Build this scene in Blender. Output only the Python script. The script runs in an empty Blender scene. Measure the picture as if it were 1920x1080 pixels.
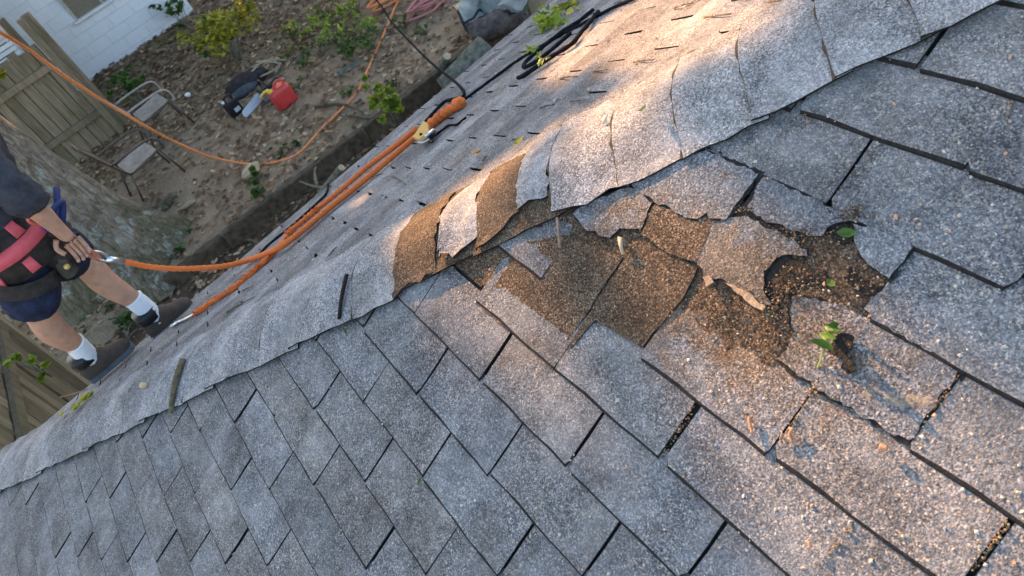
import bpy, bmesh, math, random
from mathutils import Vector, Matrix, noise
random.seed(7)
SC = bpy.context.scene
COL = SC.collection
# ------------------------------------------------------------------ camera, sky, sun, exposure
CAM = Vector((1.436039, -0.258243, 1.207912))
RX = Vector((0.55426058, 0.75082835, -0.35923808))      # picture right
RY = Vector((0.4466929, -0.63250327, -0.63277569))      # picture down
RZ = Vector((-0.70232518, 0.19025352, -0.68596132))     # view direction
FPX = 1473.52                                           # focal length in pixels of a 1920 wide picture
cam = bpy.data.cameras.new('camera')
cam.sensor_width = 36.0
cam.lens = FPX / 1920 * 36
cam.clip_start = 0.05
cam.clip_end = 2000
cam.dof.use_dof = True
cam.dof.focus_distance = 1.9
cam.dof.aperture_fstop = 8.0
camo = bpy.data.objects.new('camera', cam)
COL.objects.link(camo)
m = Matrix.Identity(4)
for i in range(3):
    m[i][0] = RX[i]; m[i][1] = -RY[i]; m[i][2] = -RZ[i]; m[i][3] = CAM[i]
camo.matrix_world = m
SC.camera = camo

SUN_EL = math.radians(17.0)
SUN_H = Vector((-1.0, 0.07, 0)).normalized()            # towards the sun, in plan
SUN = Vector((SUN_H.x * math.cos(SUN_EL), SUN_H.y * math.cos(SUN_EL), math.sin(SUN_EL)))
w = bpy.data.worlds.new('World')
SC.world = w
w.use_nodes = True
nt = w.node_tree
for n in list(nt.nodes): nt.nodes.remove(n)
sky = nt.nodes.new('ShaderNodeTexSky')
sky.sky_type = 'NISHITA'
sky.sun_disc = False
sky.sun_elevation = SUN_EL
sky.sun_rotation = math.atan2(SUN_H.x, SUN_H.y)
sky.air_density = 1.0
sky.dust_density = 2.5
sky.ozone_density = 0.6
bg = nt.nodes.new('ShaderNodeBackground')
bg.inputs[1].default_value = 0.15
wo = nt.nodes.new('ShaderNodeOutputWorld')
nt.links.new(sky.outputs[0], bg.inputs[0])
nt.links.new(bg.outputs[0], wo.inputs[0])
sl = bpy.data.lights.new('sun', 'SUN')
sl.energy = 4.3
sl.angle = math.radians(0.53)
sl.color = (1.0, 0.53, 0.23)
so = bpy.data.objects.new('sun', sl)
COL.objects.link(so)
so.rotation_euler = SUN.to_track_quat('Z', 'Y').to_euler()
so.location = (-6, 0, 12)
SC.view_settings.view_transform = 'Standard'
SC.view_settings.look = 'None'
SC.view_settings.exposure = 2.1
SC.view_settings.gamma = 1.0
SC.view_settings.use_curve_mapping = False
SC.cycles.max_bounces = 6

# ------------------------------------------------------------------ places: rays, planes
T = 0.5                                                  # near slope rises 1 in 2 along +Y
HIPC = 0.181893                                          # the hip in plan: y = x + HIPC
ZG = -3.3                                                # yard terrace
ZL = -3.5                                               # strip along the house
CT, ST = math.cos(math.atan(T)), math.sin(math.atan(T))
EX = Vector((1, 0, 0)); EV = Vector((0, CT, ST)); EN = Vector((0, -ST, CT))
FN = Vector((-.45, -.05, 1)).normalized()
TABW, TABV = .305, .127
HD = Vector((1, 1, .5)).normalized()
H0 = Vector((-HIPC, 0, 0))
NL = Vector((0.74535599, -0.59628479, -0.2981424))       # down the near slope, square to the hip
FL = Vector((-0.62249961, 0.74396295, -0.24292668))      # down the far slope, square to the hip

def ray(x, y): return (RX * ((x - 960) / FPX) + RY * ((y - 540) / FPX) + RZ)
def hitp(x, y, n, d):
    r = ray(x, y); n = Vector(n)
    return CAM + r * ((d - n.dot(CAM)) / n.dot(r))
def gz(x, y, z=ZG): return hitp(x, y, (0, 0, 1), z)
def gx(x, y, X): return hitp(x, y, (1, 0, 0), X)
def near_px(x, y, n=0.0):                                # -> (e, v) on the near slope
    p = hitp(x, y, EN, n); return (p.dot(EX), p.dot(EV))
def NP(e, v, n=0.0): return EX * e + EV * v + EN * n
def far_z(x, y): return .45 * x + .05 * y + .45 * HIPC
def far_px(x, y, n=0.0): return hitp(x, y, FN, FN.dot(Vector((0, 0, .45 * HIPC))) + n)
def FPT(x, y, n=0.0): return Vector((x, y, far_z(x, y))) + FN * n
def proj(p):
    q = Vector(p) - CAM; d = q.dot(RZ)
    if d < .05: return None
    return (960 + FPX * q.dot(RX) / d, 540 + FPX * q.dot(RY) / d, d)
def rnd(a, b): return random.uniform(a, b)

# ------------------------------------------------------------------ mesh helpers
class MB:
    def __init__(s): s.v = []; s.f = []
    def add(s, vs, fs):
        o = len(s.v); s.v += [tuple(p) for p in vs]; s.f += [tuple(i + o for i in q) for q in fs]
    def box(s, c, size, R=None, taper=1.0):
        c = Vector(c); hx, hy, hz = [q / 2 for q in size]; P = []
        for z in (-1, 1):
            k = taper if z > 0 else 1.0
            for x, y in ((-1, -1), (1, -1), (1, 1), (-1, 1)):
                p = Vector((x * hx * k, y * hy * k, z * hz))
                P.append(c + (R @ p if R else p))
        s.add(P, [(3, 2, 1, 0), (4, 5, 6, 7), (0, 1, 5, 4), (1, 2, 6, 5), (2, 3, 7, 6), (3, 0, 4, 7)])
    def beam(s, a, b, w, h, up=(0, 0, 1)):
        a = Vector(a); b = Vector(b); d = (b - a).normalized(); u = Vector(up)
        x = d.cross(u).normalized(); u = x.cross(d).normalized()
        P = []
        for p in (a, b):
            for i, j in ((-1, -1), (1, -1), (1, 1), (-1, 1)): P.append(p + x * (i * w / 2) + u * (j * h / 2))
        s.add(P, [(3, 2, 1, 0), (4, 5, 6, 7), (0, 1, 5, 4), (1, 2, 6, 5), (2, 3, 7, 6), (3, 0, 4, 7)])
    def tube(s, pts, r, sides=8, cap=True, lobes=0, twist=0.0, ell=None):
        pts = [Vector(p) for p in pts]; n = len(pts); rings = []; prev = None; L = 0
        for i, p in enumerate(pts):
            d = (pts[min(i + 1, n - 1)] - pts[max(i - 1, 0)]).normalized()
            if prev is None:
                a = Vector((0, 0, 1)) if abs(d.z) < .9 else Vector((1, 0, 0))
                x = d.cross(a).normalized()
            else: x = (prev - d * prev.dot(d)).normalized()
            prev = x; y = d.cross(x)
            rr = r(i / (n - 1)) if callable(r) else (r[i] if isinstance(r, (list, tuple)) else r)
            if i: L += (p - pts[i - 1]).length
            ring = []
            for k in range(sides):
                t = 2 * math.pi * k / sides; q = rr
                if lobes: q = rr * (.82 + .18 * abs(math.cos(lobes / 2 * (t - twist * L))) * 1.25)
                ring.append(p + x * (math.cos(t) * q) + y * (math.sin(t) * q * (ell or 1)))
            rings.append(ring)
        fs = []
        for i in range(n - 1):
            for k in range(sides):
                k2 = (k + 1) % sides
                fs.append((i * sides + k, i * sides + k2, (i + 1) * sides + k2, (i + 1) * sides + k))
        if cap:
            fs.append(tuple(reversed(range(sides)))); fs.append(tuple((n - 1) * sides + k for k in range(sides)))
        s.add([p for ring in rings for p in ring], fs)
    def slab(s, top, down):
        """top: polygon (anticlockwise from outside), down: vector or list of bottom points"""
        n = len(top); bot = [Vector(p) + down for p in top] if isinstance(down, Vector) else down
        s.add(list(top) + list(bot), [tuple(range(n)), tuple(reversed(range(n, 2 * n)))] +
              [(i, i + n, (i + 1) % n + n, (i + 1) % n) for i in range(n)])
    def grid(s, fn, nu, nv, closed_u=False):
        P = [fn(i / (nu if closed_u else nu - 1), j / (nv - 1)) for j in range(nv) for i in range(nu)]
        F = []
        for j in range(nv - 1):
            for i in range(nu if closed_u else nu - 1):
                i2 = (i + 1) % nu
                F.append((j * nu + i, j * nu + i2, (j + 1) * nu + i2, (j + 1) * nu + i))
        s.add(P, F)
    def ellipsoid(s, c, r, R=None, nu=12, nv=8, fn=None):
        c = Vector(c)
        def g(u, v):
            a = 2 * math.pi * u; b = math.pi * (v * .98 + .01)
            p = Vector((math.cos(a) * math.sin(b) * r[0], math.sin(a) * math.sin(b) * r[1], math.cos(b) * r[2]))
            if fn: p = fn(p)
            return c + (R @ p if R else p)
        s.grid(lambda u, v: g(u, 1 - v), nu, nv, True)
    def mesh(s, name, mat, smooth=False):
        me = bpy.data.meshes.new(name); me.from_pydata(s.v, [], s.f); me.update()
        if mat: me.materials.append(mat)
        if smooth: me.polygons.foreach_set('use_smooth', [True] * len(me.polygons))
        return me
    def build(s, name, mat, parent=None, smooth=False, bevel=0):
        me = s.mesh(name, mat, smooth)
        if bevel:
            bm = bmesh.new(); bm.from_mesh(me)
            bmesh.ops.bevel(bm, geom=[e for e in bm.edges], offset=bevel, segments=2, affect='EDGES', profile=.6)
            bm.to_mesh(me); bm.free()
            if smooth: me.polygons.foreach_set('use_smooth', [True] * len(me.polygons))
        return link(name, me, parent)

def link(name, me, parent=None, mat4=None):
    o = bpy.data.objects.new(name, me); COL.objects.link(o)
    if parent is not None:
        o.parent = parent
        if parent.type == 'EMPTY': o.location = -parent.location
    if mat4 is not None: o.matrix_local = mat4
    return o
def tag(o, label=None, cat=None, group=None, kind=None):
    if label: o['label'] = label
    if cat: o['category'] = cat
    if group: o['group'] = group
    if kind: o['kind'] = kind
    return o
def thing(name, loc, label, cat, group=None):
    o = bpy.data.objects.new(name, None); COL.objects.link(o); o.location = loc
    o.empty_display_size = .1
    return tag(o, label, cat, group)
def bez(pts, n=8):
    """Catmull-Rom through the points"""
    pts = [Vector(p) for p in pts]; out = []
    for i in range(len(pts) - 1):
        p0 = pts[max(i - 1, 0)]; p1 = pts[i]; p2 = pts[i + 1]; p3 = pts[min(i + 2, len(pts) - 1)]
        for k in range(n):
            t = k / n
            out.append(.5 * ((2 * p1) + (p2 - p0) * t + (2 * p0 - 5 * p1 + 4 * p2 - p3) * t * t + (3 * p1 - p0 - 3 * p2 + p3) * t ** 3))
    out.append(pts[-1]); return out

# ------------------------------------------------------------------ materials
class NT:
    def __init__(s, name, rough=.8, spec=.3):
        s.m = bpy.data.materials.new(name); s.m.use_nodes = True; s.t = s.m.node_tree
        s.b = s.t.nodes['Principled BSDF']; s.b.inputs['Roughness'].default_value = rough
        s.b.inputs['Specular IOR Level'].default_value = spec
        s.pos = None
    def n(s, t, **k):
        q = s.t.nodes.new('ShaderNode' + t)
        for a, b in k.items(): setattr(q, a, b)
        return q
    def l(s, a, b): s.t.links.new(a, b)
    def world(s):
        if s.pos is None: s.pos = s.n('NewGeometry').outputs['Position']
        return s.pos
    def obj(s): return s.n('TexCoord').outputs['Object']
    def scaled(s, src, sc):
        q = s.n('Mapping'); s.l(src, q.inputs[0]); q.inputs['Scale'].default_value = sc; return q.outputs[0]
    def noise(s, scale, detail=3, rough=.55, src=None, dist=0):
        q = s.n('TexNoise'); q.inputs['Scale'].default_value = scale; q.inputs['Detail'].default_value = detail
        q.inputs['Roughness'].default_value = rough; q.inputs['Distortion'].default_value = dist
        s.l(src or s.world(), q.inputs['Vector']); return q.outputs['Fac']
    def vor(s, scale, src=None, feature='F1'):
        q = s.n('TexVoronoi'); q.feature = feature; q.inputs['Scale'].default_value = scale
        s.l(src or s.world(), q.inputs['Vector']); return q
    def ramp(s, fac, stops, interp='LINEAR'):
        q = s.n('ValToRGB'); e = q.color_ramp.elements; q.color_ramp.interpolation = interp
        while len(e) < len(stops): e.new(.5)
        for i, (p, col) in enumerate(stops):
            e[i].position = p
            e[i].color = (col, col, col, 1) if isinstance(col, (int, float)) else tuple(col) + (1,)
        s.l(fac, q.inputs[0]); return q.outputs[0]
    def mix(s, a, b, fac, mode='MIX'):
        q = s.n('Mix', data_type='RGBA', blend_type=mode)
        for v, i in ((fac, 0), (a, 6), (b, 7)):
            if isinstance(v, (int, float)): q.inputs[i].default_value = v if i == 0 else (v, v, v, 1)
            elif isinstance(v, tuple): q.inputs[i].default_value = v + (1,)
            else: s.l(v, q.inputs[i])
        return q.outputs[2]
    def rand(s): return s.n('ObjectInfo').outputs['Random']
    def island(s): return s.n('NewGeometry').outputs['Random Per Island']
    def col(s, c):
        if isinstance(c, tuple): s.b.inputs['Base Color'].default_value = c + (1,)
        else: s.l(c, s.b.inputs['Base Color'])
    def bump(s, h, strength=.5, dist=.01):
        q = s.n('Bump'); q.inputs['Strength'].default_value = strength; q.inputs['Distance'].default_value = dist
        s.l(h, q.inputs['Height']); s.l(q.outputs[0], s.b.inputs['Normal'])

def plain(name, c, rough=.6, var=.25, scale=30, bump=.2, dist=.003, spec=.3, metal=0, objrand=0, trans=0):
    t = NT(name, rough, spec); n = t.noise(scale, 4)
    k = t.ramp(n, [(.25, 1 - var), (.75, 1 + var)])
    co = t.mix(c, k, 1.0, 'MULTIPLY')
    if objrand:
        r = t.ramp(t.rand(), [(0, 1 - objrand), (1, 1 + objrand)]); co = t.mix(co, r, 1.0, 'MULTIPLY')
    t.col(co); t.b.inputs['Metallic'].default_value = metal
    if bump: t.bump(t.noise(scale * 3, 4), bump, dist)
    return t.m

def granules(name, stops, pale, palefac=.45, tint=None, objrand=.13, relief=.9, cell=400, stain=(.13, .108, .085)):
    """mineral granules: one colour for each small cell, weathered paler in patches"""
    t = NT(name, .92, .12)
    v = t.vor(cell); sep = t.n('SeparateColor'); t.l(v.outputs['Color'], sep.inputs[0])
    base = t.ramp(sep.outputs[0], stops)
    nz2 = t.noise(cell * .42, 1)
    base = t.mix(base, t.ramp(nz2, [(.3, .72), (.5, 1.0), (.7, 1.25)]), 1.0, 'MULTIPLY')
    big = t.noise(5.5, 4, .7, dist=.3)
    base = t.mix(base, pale, t.ramp(big, [(.42, 0.0), (.8, palefac)]))
    dark = t.noise(7.5, 3, .65)
    base = t.mix(base, t.ramp(dark, [(.3, .66), (.6, 1.08)]), 1.0, 'MULTIPLY')
    st_ = t.noise(4.2, 4, .7, dist=.7)
    base = t.mix(base, stain, t.ramp(st_, [(.55, 0.0), (.72, .45)]))
    streak = t.noise(38, 2, .6)
    base = t.mix(base, t.ramp(streak, [(.3, .84), (.7, 1.12)]), 1.0, 'MULTIPLY')
    r = t.ramp(t.rand(), [(0, 1 - objrand), (1, 1 + objrand)])
    base = t.mix(base, r, 1.0, 'MULTIPLY')
    if tint:
        r2 = t.n('Math', operation='FRACT'); mu = t.n('Math', operation='MULTIPLY'); mu.inputs[1].default_value = 7.31
        t.l(t.rand(), mu.inputs[0]); t.l(mu.outputs[0], r2.inputs[0])
        base = t.mix(base, t.mix((1.0, 1.0, 1.0), tint, r2.outputs[0]), 1.0, 'MULTIPLY')
    if name.startswith(('shingle', 'torn')):
        # brown rot dust trodden into the granules round the tear
        mp = t.n('Mapping', vector_type='TEXTURE'); t.l(t.world(), mp.inputs[0])
        mp.inputs['Location'].default_value = (.66, .27, .13); mp.inputs['Scale'].default_value = (.36, .15, .3)
        ln = t.n('VectorMath', operation='LENGTH'); t.l(mp.outputs[0], ln.inputs[0])
        sm = t.n('Math', operation='MULTIPLY_ADD'); t.l(t.noise(17, 5, .7), sm.inputs[0]); sm.inputs[1].default_value = -2.2; t.l(ln.outputs['Value'], sm.inputs[2])
        ad = t.n('Math', operation='ADD'); t.l(sm.outputs[0], ad.inputs[0]); ad.inputs[1].default_value = .9
        base = t.mix(base, t.mix(base, (.92, .66, .43), 1.0, 'MULTIPLY'), t.ramp(ad.outputs[0], [(.3, .8), (.8, 0.0)]))
    t.col(base)
    h = t.noise(cell * .5, 2, .7)
    t.bump(h, relief, .0035)
    return t.m

M = {}
M['shingle'] = granules('shingle_granules', [(0, (.055, .06, .068)), (.3, (.1, .107, .118)), (.6, (.155, .163, .175)), (.85, (.225, .23, .235)), (.95, (.33, .275, .22)), (1, (.42, .4, .37))], (.34, .355, .37), .5, (1.06, 1.0, .93))
M['torn'] = granules('torn_granules', [(0, (.055, .06, .068)), (.3, (.1, .108, .12)), (.6, (.15, .16, .175)), (.85, (.22, .228, .24)), (1, (.36, .35, .34))], (.3, .32, .34), .4, None, .04)
M['seam'] = plain('seam_dirt', (.075, .058, .042), .95, .5, 120, .5, .003, .1)
M['cap'] = granules('cap_granules', [(0, (.08, .083, .09)), (.3, (.16, .168, .178)), (.65, (.265, .272, .28)), (.9, (.38, .37, .365)), (1, (.52, .47, .42))], (.46, .47, .485), .6, (1.05, 1.0, .95))
M['far'] = granules('far_granules', [(0, (.065, .064, .067)), (.3, (.14, .139, .143)), (.65, (.225, .223, .222)), (.9, (.32, .31, .3)), (1, (.46, .42, .37))], (.38, .385, .4), .55, (1.06, 1.0, .95), .24)
M['brown'] = granules('brown_granules', [(0, (.025, .018, .013)), (.35, (.066, .047, .033)), (.7, (.125, .088, .058)), (.92, (.21, .15, .1)), (1, (.32, .25, .18))], (.14, .11, .08), .35, None, .1, .9, 400, (.03, .023, .017))
M['edge'] = plain('asphalt_and_shadow_edge', (.022, .021, .021), .95, .5, 90, .5, .003, .1)
M['felt'] = plain('felt', (.028, .026, .025), .95, .4, 60, .3)
M['rot'] = plain('rotted_felt_and_shadow', (.016, .014, .012), .9, .6, 45, .8, .01)
def mat_tex(name, a, b, scale, rough=.8, detail=5, bump=.4, dist=.01, src=None, lo=.35, hi=.65, objrand=0, island=0):
    t = NT(name, rough, .2)
    n = t.noise(scale, detail, .6); co = t.ramp(n, [(lo, a), (hi, b)])
    if objrand: co = t.mix(co, t.ramp(t.rand(), [(0, 1 - objrand), (1, 1 + objrand)]), 1.0, 'MULTIPLY')
    if island: co = t.mix(co, t.ramp(t.island(), [(0, 1 - island), (1, 1 + island)]), 1.0, 'MULTIPLY')
    t.col(co); t.bump(t.noise(scale * 4, 4), bump, dist)
    return t.m
def leafmat(name, stops, rough=.6, trans=.25):
    t = NT(name, rough, .25); t.col(t.ramp(t.island(), stops))
    if trans:
        tr = t.n('BsdfTranslucent'); t.l(t.b.inputs['Base Color'].links[0].from_socket, tr.inputs[0])
        mx = t.n('MixShader'); mx.inputs[0].default_value = trans
        out = t.t.nodes['Material Output']
        t.l(t.b.outputs[0], mx.inputs[1]); t.l(tr.outputs[0], mx.inputs[2]); t.l(mx.outputs[0], out.inputs[0])
    return t.m
M['litter'] = leafmat('dry_leaves', [(0, (.085, .046, .026)), (.35, (.18, .104, .057)), (.65, (.28, .178, .103)), (.88, (.4, .28, .17)), (1, (.56, .43, .28))], .75, .1)
M['green'] = leafmat('green_leaves', [(0, (.03, .07, .012)), (.5, (.07, .14, .025)), (1, (.13, .22, .04))], .5, .35)
M['lime'] = leafmat('lime_leaves', [(0, (.1, .17, .02)), (.5, (.22, .31, .03)), (1, (.4, .42, .05))], .5, .35)
M['yellow'] = leafmat('yellow_leaves', [(0, (.13, .16, .02)), (.5, (.3, .3, .03)), (1, (.52, .44, .05))], .5, .35)
M['dkgreen'] = leafmat('ivy_leaves', [(0, (.015, .04, .01)), (.6, (.035, .085, .02)), (1, (.07, .13, .03))], .5, .2)
M['olive'] = leafmat('olive_leaves', [(0, (.05, .06, .015)), (.5, (.11, .125, .03)), (.8, (.17, .17, .05)), (1, (.24, .17, .08))], .6, .25)
M['shade_crown'] = leafmat('oak_leaves', [(0, (.03, .06, .012)), (.5, (.06, .11, .02)), (1, (.1, .16, .035))], .5, .15)
M['orange'] = plain('orange_rope', (.86, .21, .055), .8, .3, 260, .9, .004, .15)
M['orange_far'] = plain('faded_orange_rope', (.75, .27, .1), .75, .15, 60, .3)
M['pink'] = plain('pink_rope', (.5, .2, .19), .8, .2, 60, .3)
M['black_rope'] = plain('black_rope', (.012, .013, .018), .85, .4, 200, .6, .002, .05)
M['gold'] = plain('gold_plate', (.62, .41, .14), .45, .1, 40, .1, .001, .5, .35)
M['steel'] = plain('steel', (.62, .64, .67), .3, .1, 60, .1, .001, .5, .9)
M['black'] = plain('black_plastic', (.016, .016, .018), .45, .3, 50, .2)
# ================================================================== OUR HOUSE: roof deck, shingles, hip caps
EAVE_X = -2.066                                         # edge of the far slope
EAVE_Y = -2.05                                          # edge of the near slope
house = thing('house', (0, 0, ZL), 'house roof of weathered grey asphalt shingles with torn, curling hip caps', 'house')
deck = MB()
def hip_at(y): return Vector((y - HIPC, y, T * y))
YT = 2.6                                                # how far up the hip is built
near_poly = [hip_at(EAVE_Y), Vector((4.2, EAVE_Y, T * EAVE_Y)), Vector((4.2, YT, T * YT)), hip_at(YT)]
far_poly = [Vector((EAVE_X, EAVE_Y + .02, far_z(EAVE_X, EAVE_Y + .02))), hip_at(EAVE_Y + .1), hip_at(YT), Vector((YT - HIPC, 7.5, far_z(YT - HIPC, 7.5))), Vector((EAVE_X, 7.5, far_z(EAVE_X, 7.5)))]
deck.slab([p - EN * .0085 for p in near_poly], Vector((0, 0, -.05)))
deck.slab([p - FN * .0085 for p in reversed(far_poly)], Vector((0, 0, -.05)))
roof = deck.build('roof', M['felt'], house)
wl = MB()
M['siding'] = mat_tex('painted_siding', (.4, .39, .36), (.48, .47, .43), 9, .6)
wl.box((1.25, 1.2, (ZL - 1.15) / 2 - .02), (5.8, 6.0, -1.15 - ZL), None)
wl.build('wall', M['siding'], house)
fa = MB()
fa.box((EAVE_X + .1, 2.75, -1.06), (.02, 9.0, .13))
fa.build('fascia', plain('fascia_paint', (.5, .49, .46), .6), house)

# which tabs the photograph shows largest become single objects, the others one mass
def screen_area(pts):
    q = [proj(p) for p in pts]
    if any(a is None for a in q): return 0
    cx = sum(a[0] for a in q) / len(q); cy = sum(a[1] for a in q) / len(q)
    if not (-60 < cx < 1980 and -60 < cy < 1140): return 0
    s = 0
    for i in range(len(q)):
        a, b = q[i], q[(i + 1) % len(q)]; s += a[0] * b[1] - b[0] * a[1]
    return abs(s) / 2

HS, TH = .0060, .0043                                   # butt height, thickness
def tab_outline(wd, seed, gap=.0065):
    """outline of a tab in its own plane, butt edge at y=0, ragged a little; returns [(x, y)]"""
    r = random.Random(seed); top = TABV + .022; P = []
    g1, g2 = gap / 2 * r.uniform(.35, 1.35), gap / 2 * r.uniform(.35, 1.35)
    rd = r.uniform(.001, .005) if r.random() < .8 else .012
    P.append((g1 + rd, -.001 + r.uniform(-.0015, .0015)))
    for k in range(1, 6): P.append((wd * k / 6, r.uniform(-.0014, .0012)))
    P.append((wd - g2 - rd * r.random(), r.uniform(-.002, .002)))
    P.append((wd - g2 + r.uniform(-.001, .001), .006 + rd))
    P.append((wd - g2 + r.uniform(-.0015, .0015), top * .5))
    P.append((wd - g2, top))
    P.append((g1, top))
    P.append((g1 + r.uniform(-.0015, .0015), top * .5))
    P.append((g1 + r.uniform(-.001, .001), .006 + rd))
    return P
def tab_mesh(poly, mat, seed=0, name='shingle', curl=.0016):
    r = random.Random(seed); b = MB(); top = []; c1, c2 = r.uniform(-.4, 1) * curl, r.uniform(-.4, 1) * curl
    for x, y in poly:
        k = max(0, 1 - y / .07); u = min(1, max(0, x / TABW))
        n = HS * (1 - max(y, 0) / TABV) + k * k * (c1 * (1 - u) ** 2 + c2 * u ** 2) + r.uniform(-.0004, .0004)
        top.append(Vector((x, y, max(n, -.0045))))
    # butt edge: a narrow dark strip painting in the course line's shadow and dirt
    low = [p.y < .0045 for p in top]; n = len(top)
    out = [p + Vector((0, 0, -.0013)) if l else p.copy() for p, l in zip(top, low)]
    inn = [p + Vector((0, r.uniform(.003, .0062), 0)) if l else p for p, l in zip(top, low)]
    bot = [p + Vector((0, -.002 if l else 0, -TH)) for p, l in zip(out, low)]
    V = inn + out + bot; F = [tuple(range(n)), tuple(reversed(range(2 * n, 3 * n)))]
    for i in range(n):
        j = (i + 1) % n
        if low[i] or low[j]: F.append((i, n + i, n + j, j) if low[i] and low[j] else ((i, n + i, j) if low[i] else (i, n + j, j)))
        F.append((n + i, 2 * n + i, 2 * n + j, n + j))
    b.add(V, F)
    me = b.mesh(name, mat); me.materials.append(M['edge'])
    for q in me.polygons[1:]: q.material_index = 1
    return me
def clip(poly, fn):
    out = []
    for i in range(len(poly)):
        a, b = poly[i], poly[(i + 1) % len(poly)]; fa_, fb = fn(a), fn(b)
        if fa_ >= 0: out.append(a)
        if (fa_ >= 0) != (fb >= 0):
            t = fa_ / (fa_ - fb); out.append((a[0] + (b[0] - a[0]) * t, a[1] + (b[1] - a[1]) * t))
    return out
hdE, hdV = HD.dot(EX), HD.dot(EV)
def hip_side(e, v):                                     # metres below the hip on the near slope
    return (e + HIPC) * hdV / math.hypot(hdE, hdV) - v * hdE / math.hypot(hdE, hdV)
variants = [tab_outline(TABW, 100 + i) for i in range(14)]
vmesh = [tab_mesh(v, M['shingle'], 40 + i, 'shingle') for i, v in enumerate(variants)]
RN = Matrix((EX, EV, EN)).transposed()
# tabs torn away or built piece by piece below: (course, left slot)
GONE = {(1, 1.0), (2, .5), (2, 1.5), (3, 1.0), (3, 2.0), (3, 0.0), (2, 2.5), (0, -.5)}
tabs = []                                               # (area, matrix, mesh or outline, kind)
for k in range(-18, 21):
    off = 0.0 if k % 2 else .5
    for i in range(-14, 14):
        e0 = i + off
        if (k, e0) in GONE: continue
        x0 = e0 * TABW; v0 = k * TABV
        if v0 < EAVE_Y / CT - .01 or x0 > 4.0: continue
        cs = [(x0, v0), (x0 + TABW, v0), (x0 + TABW, v0 + TABV), (x0, v0 + TABV)]
        ds = [hip_side(*p) for p in cs] + [hip_side(x0, v0 + TABV + .03)]
        if max(ds) < .04: continue
        r = random.Random(k * 97 + i)
        jx, jy, ja = r.uniform(-.004, .004), r.uniform(-.0035, .0035), r.uniform(-.012, .012)
        m4 = Matrix.LocRotScale(NP(x0 + jx, v0 + jy), (RN @ Matrix.Rotation(ja, 3, 'Z')).to_quaternion(), None)
        vi = r.randrange(len(variants))
        a = screen_area([NP(*p) for p in cs])
        if min(ds) < .03:
            poly = clip(variants[vi], lambda p: hip_side(x0 + p[0], v0 + p[1]) - .02)
            if len(poly) < 3: continue
            tabs.append((a * .6, m4, poly, 'n', k * 50 + i))
        else: tabs.append((a, m4, vmesh[vi], 'n', 0))
# far slope
FX = Vector((0, 1, .05)).normalized(); FU = FX.cross(FN).normalized()      # along the eave, up the slope (x)
if FU.z < 0: FU = -FU
RF = Matrix((-FX, FU, FN)).transposed()
if RF.determinant() < 0: RF = Matrix((FX, FU, FN)).transposed()
fsx = 1 if (RF @ Vector((1, 0, 0))).y > 0 else -1
fvar = [tab_outline(TABW, 300 + i, .009) for i in range(10)]
fmesh = [tab_mesh(v, M['far'], 70 + i, 'shingle', .004) for i, v in enumerate(fvar)]
for mm in range(-8, 22):
    xb = -1.138 + .116 * mm
    yo = .43 if mm % 2 == 0 else .2775
    for j in range(-12, 22):
        y0 = yo + TABW * j
        ya, yb = (y0, y0 + TABW)
        def far_side(x, y): return (y - x - HIPC) / math.sqrt(2)
        ds = [far_side(x, y) for x in (xb, xb + .116) for y in (ya, yb)]
        if max(ds) < .04 or ya > 7.2: continue
        r = random.Random(mm * 131 + j); vi = r.randrange(len(fvar))
        loc = FPT(xb + r.uniform(-.004, .004), ya if fsx > 0 else yb)
        m4 = Matrix.LocRotScale(loc, (RF @ Matrix.Rotation(r.uniform(-.012, .012), 3, 'Z')).to_quaternion(), None)
        a = screen_area([FPT(xb, ya), FPT(xb, yb), FPT(xb + .116, yb), FPT(xb + .116, ya)])
        if min(ds) < .03:
            m3 = m4.to_3x3()
            def fs(p):
                q = m4 @ Vector((p[0], p[1], 0)); return far_side(q.x, q.y) - .02
            poly = clip(fvar[vi], fs)
            if len(poly) < 3: continue
            tabs.append((a * .6, m4, poly, 'f', mm * 50 + j))
        else: tabs.append((a, m4, fmesh[vi], 'f', 0))
tabs.sort(key=lambda t: -t[0])
rest = MB(); rest_i = []
for idx, (a, m4, me, kd, seed) in enumerate(tabs):
    if idx < 296 and a > 40:
        if isinstance(me, list): me = tab_mesh(me, M['shingle'] if kd == 'n' else M['far'], seed)
        link('shingle', me, roof, m4)
    else:
        if isinstance(me, list): me = tab_mesh(me, None, seed)
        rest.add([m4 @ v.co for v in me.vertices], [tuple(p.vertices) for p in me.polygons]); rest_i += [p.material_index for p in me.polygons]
ro = rest.build('shingle_field', M['shingle'], roof); ro.data.materials.append(M['edge']); ro.data.polygons.foreach_set('material_index', rest_i); tag(ro, kind='stuff')

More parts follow.
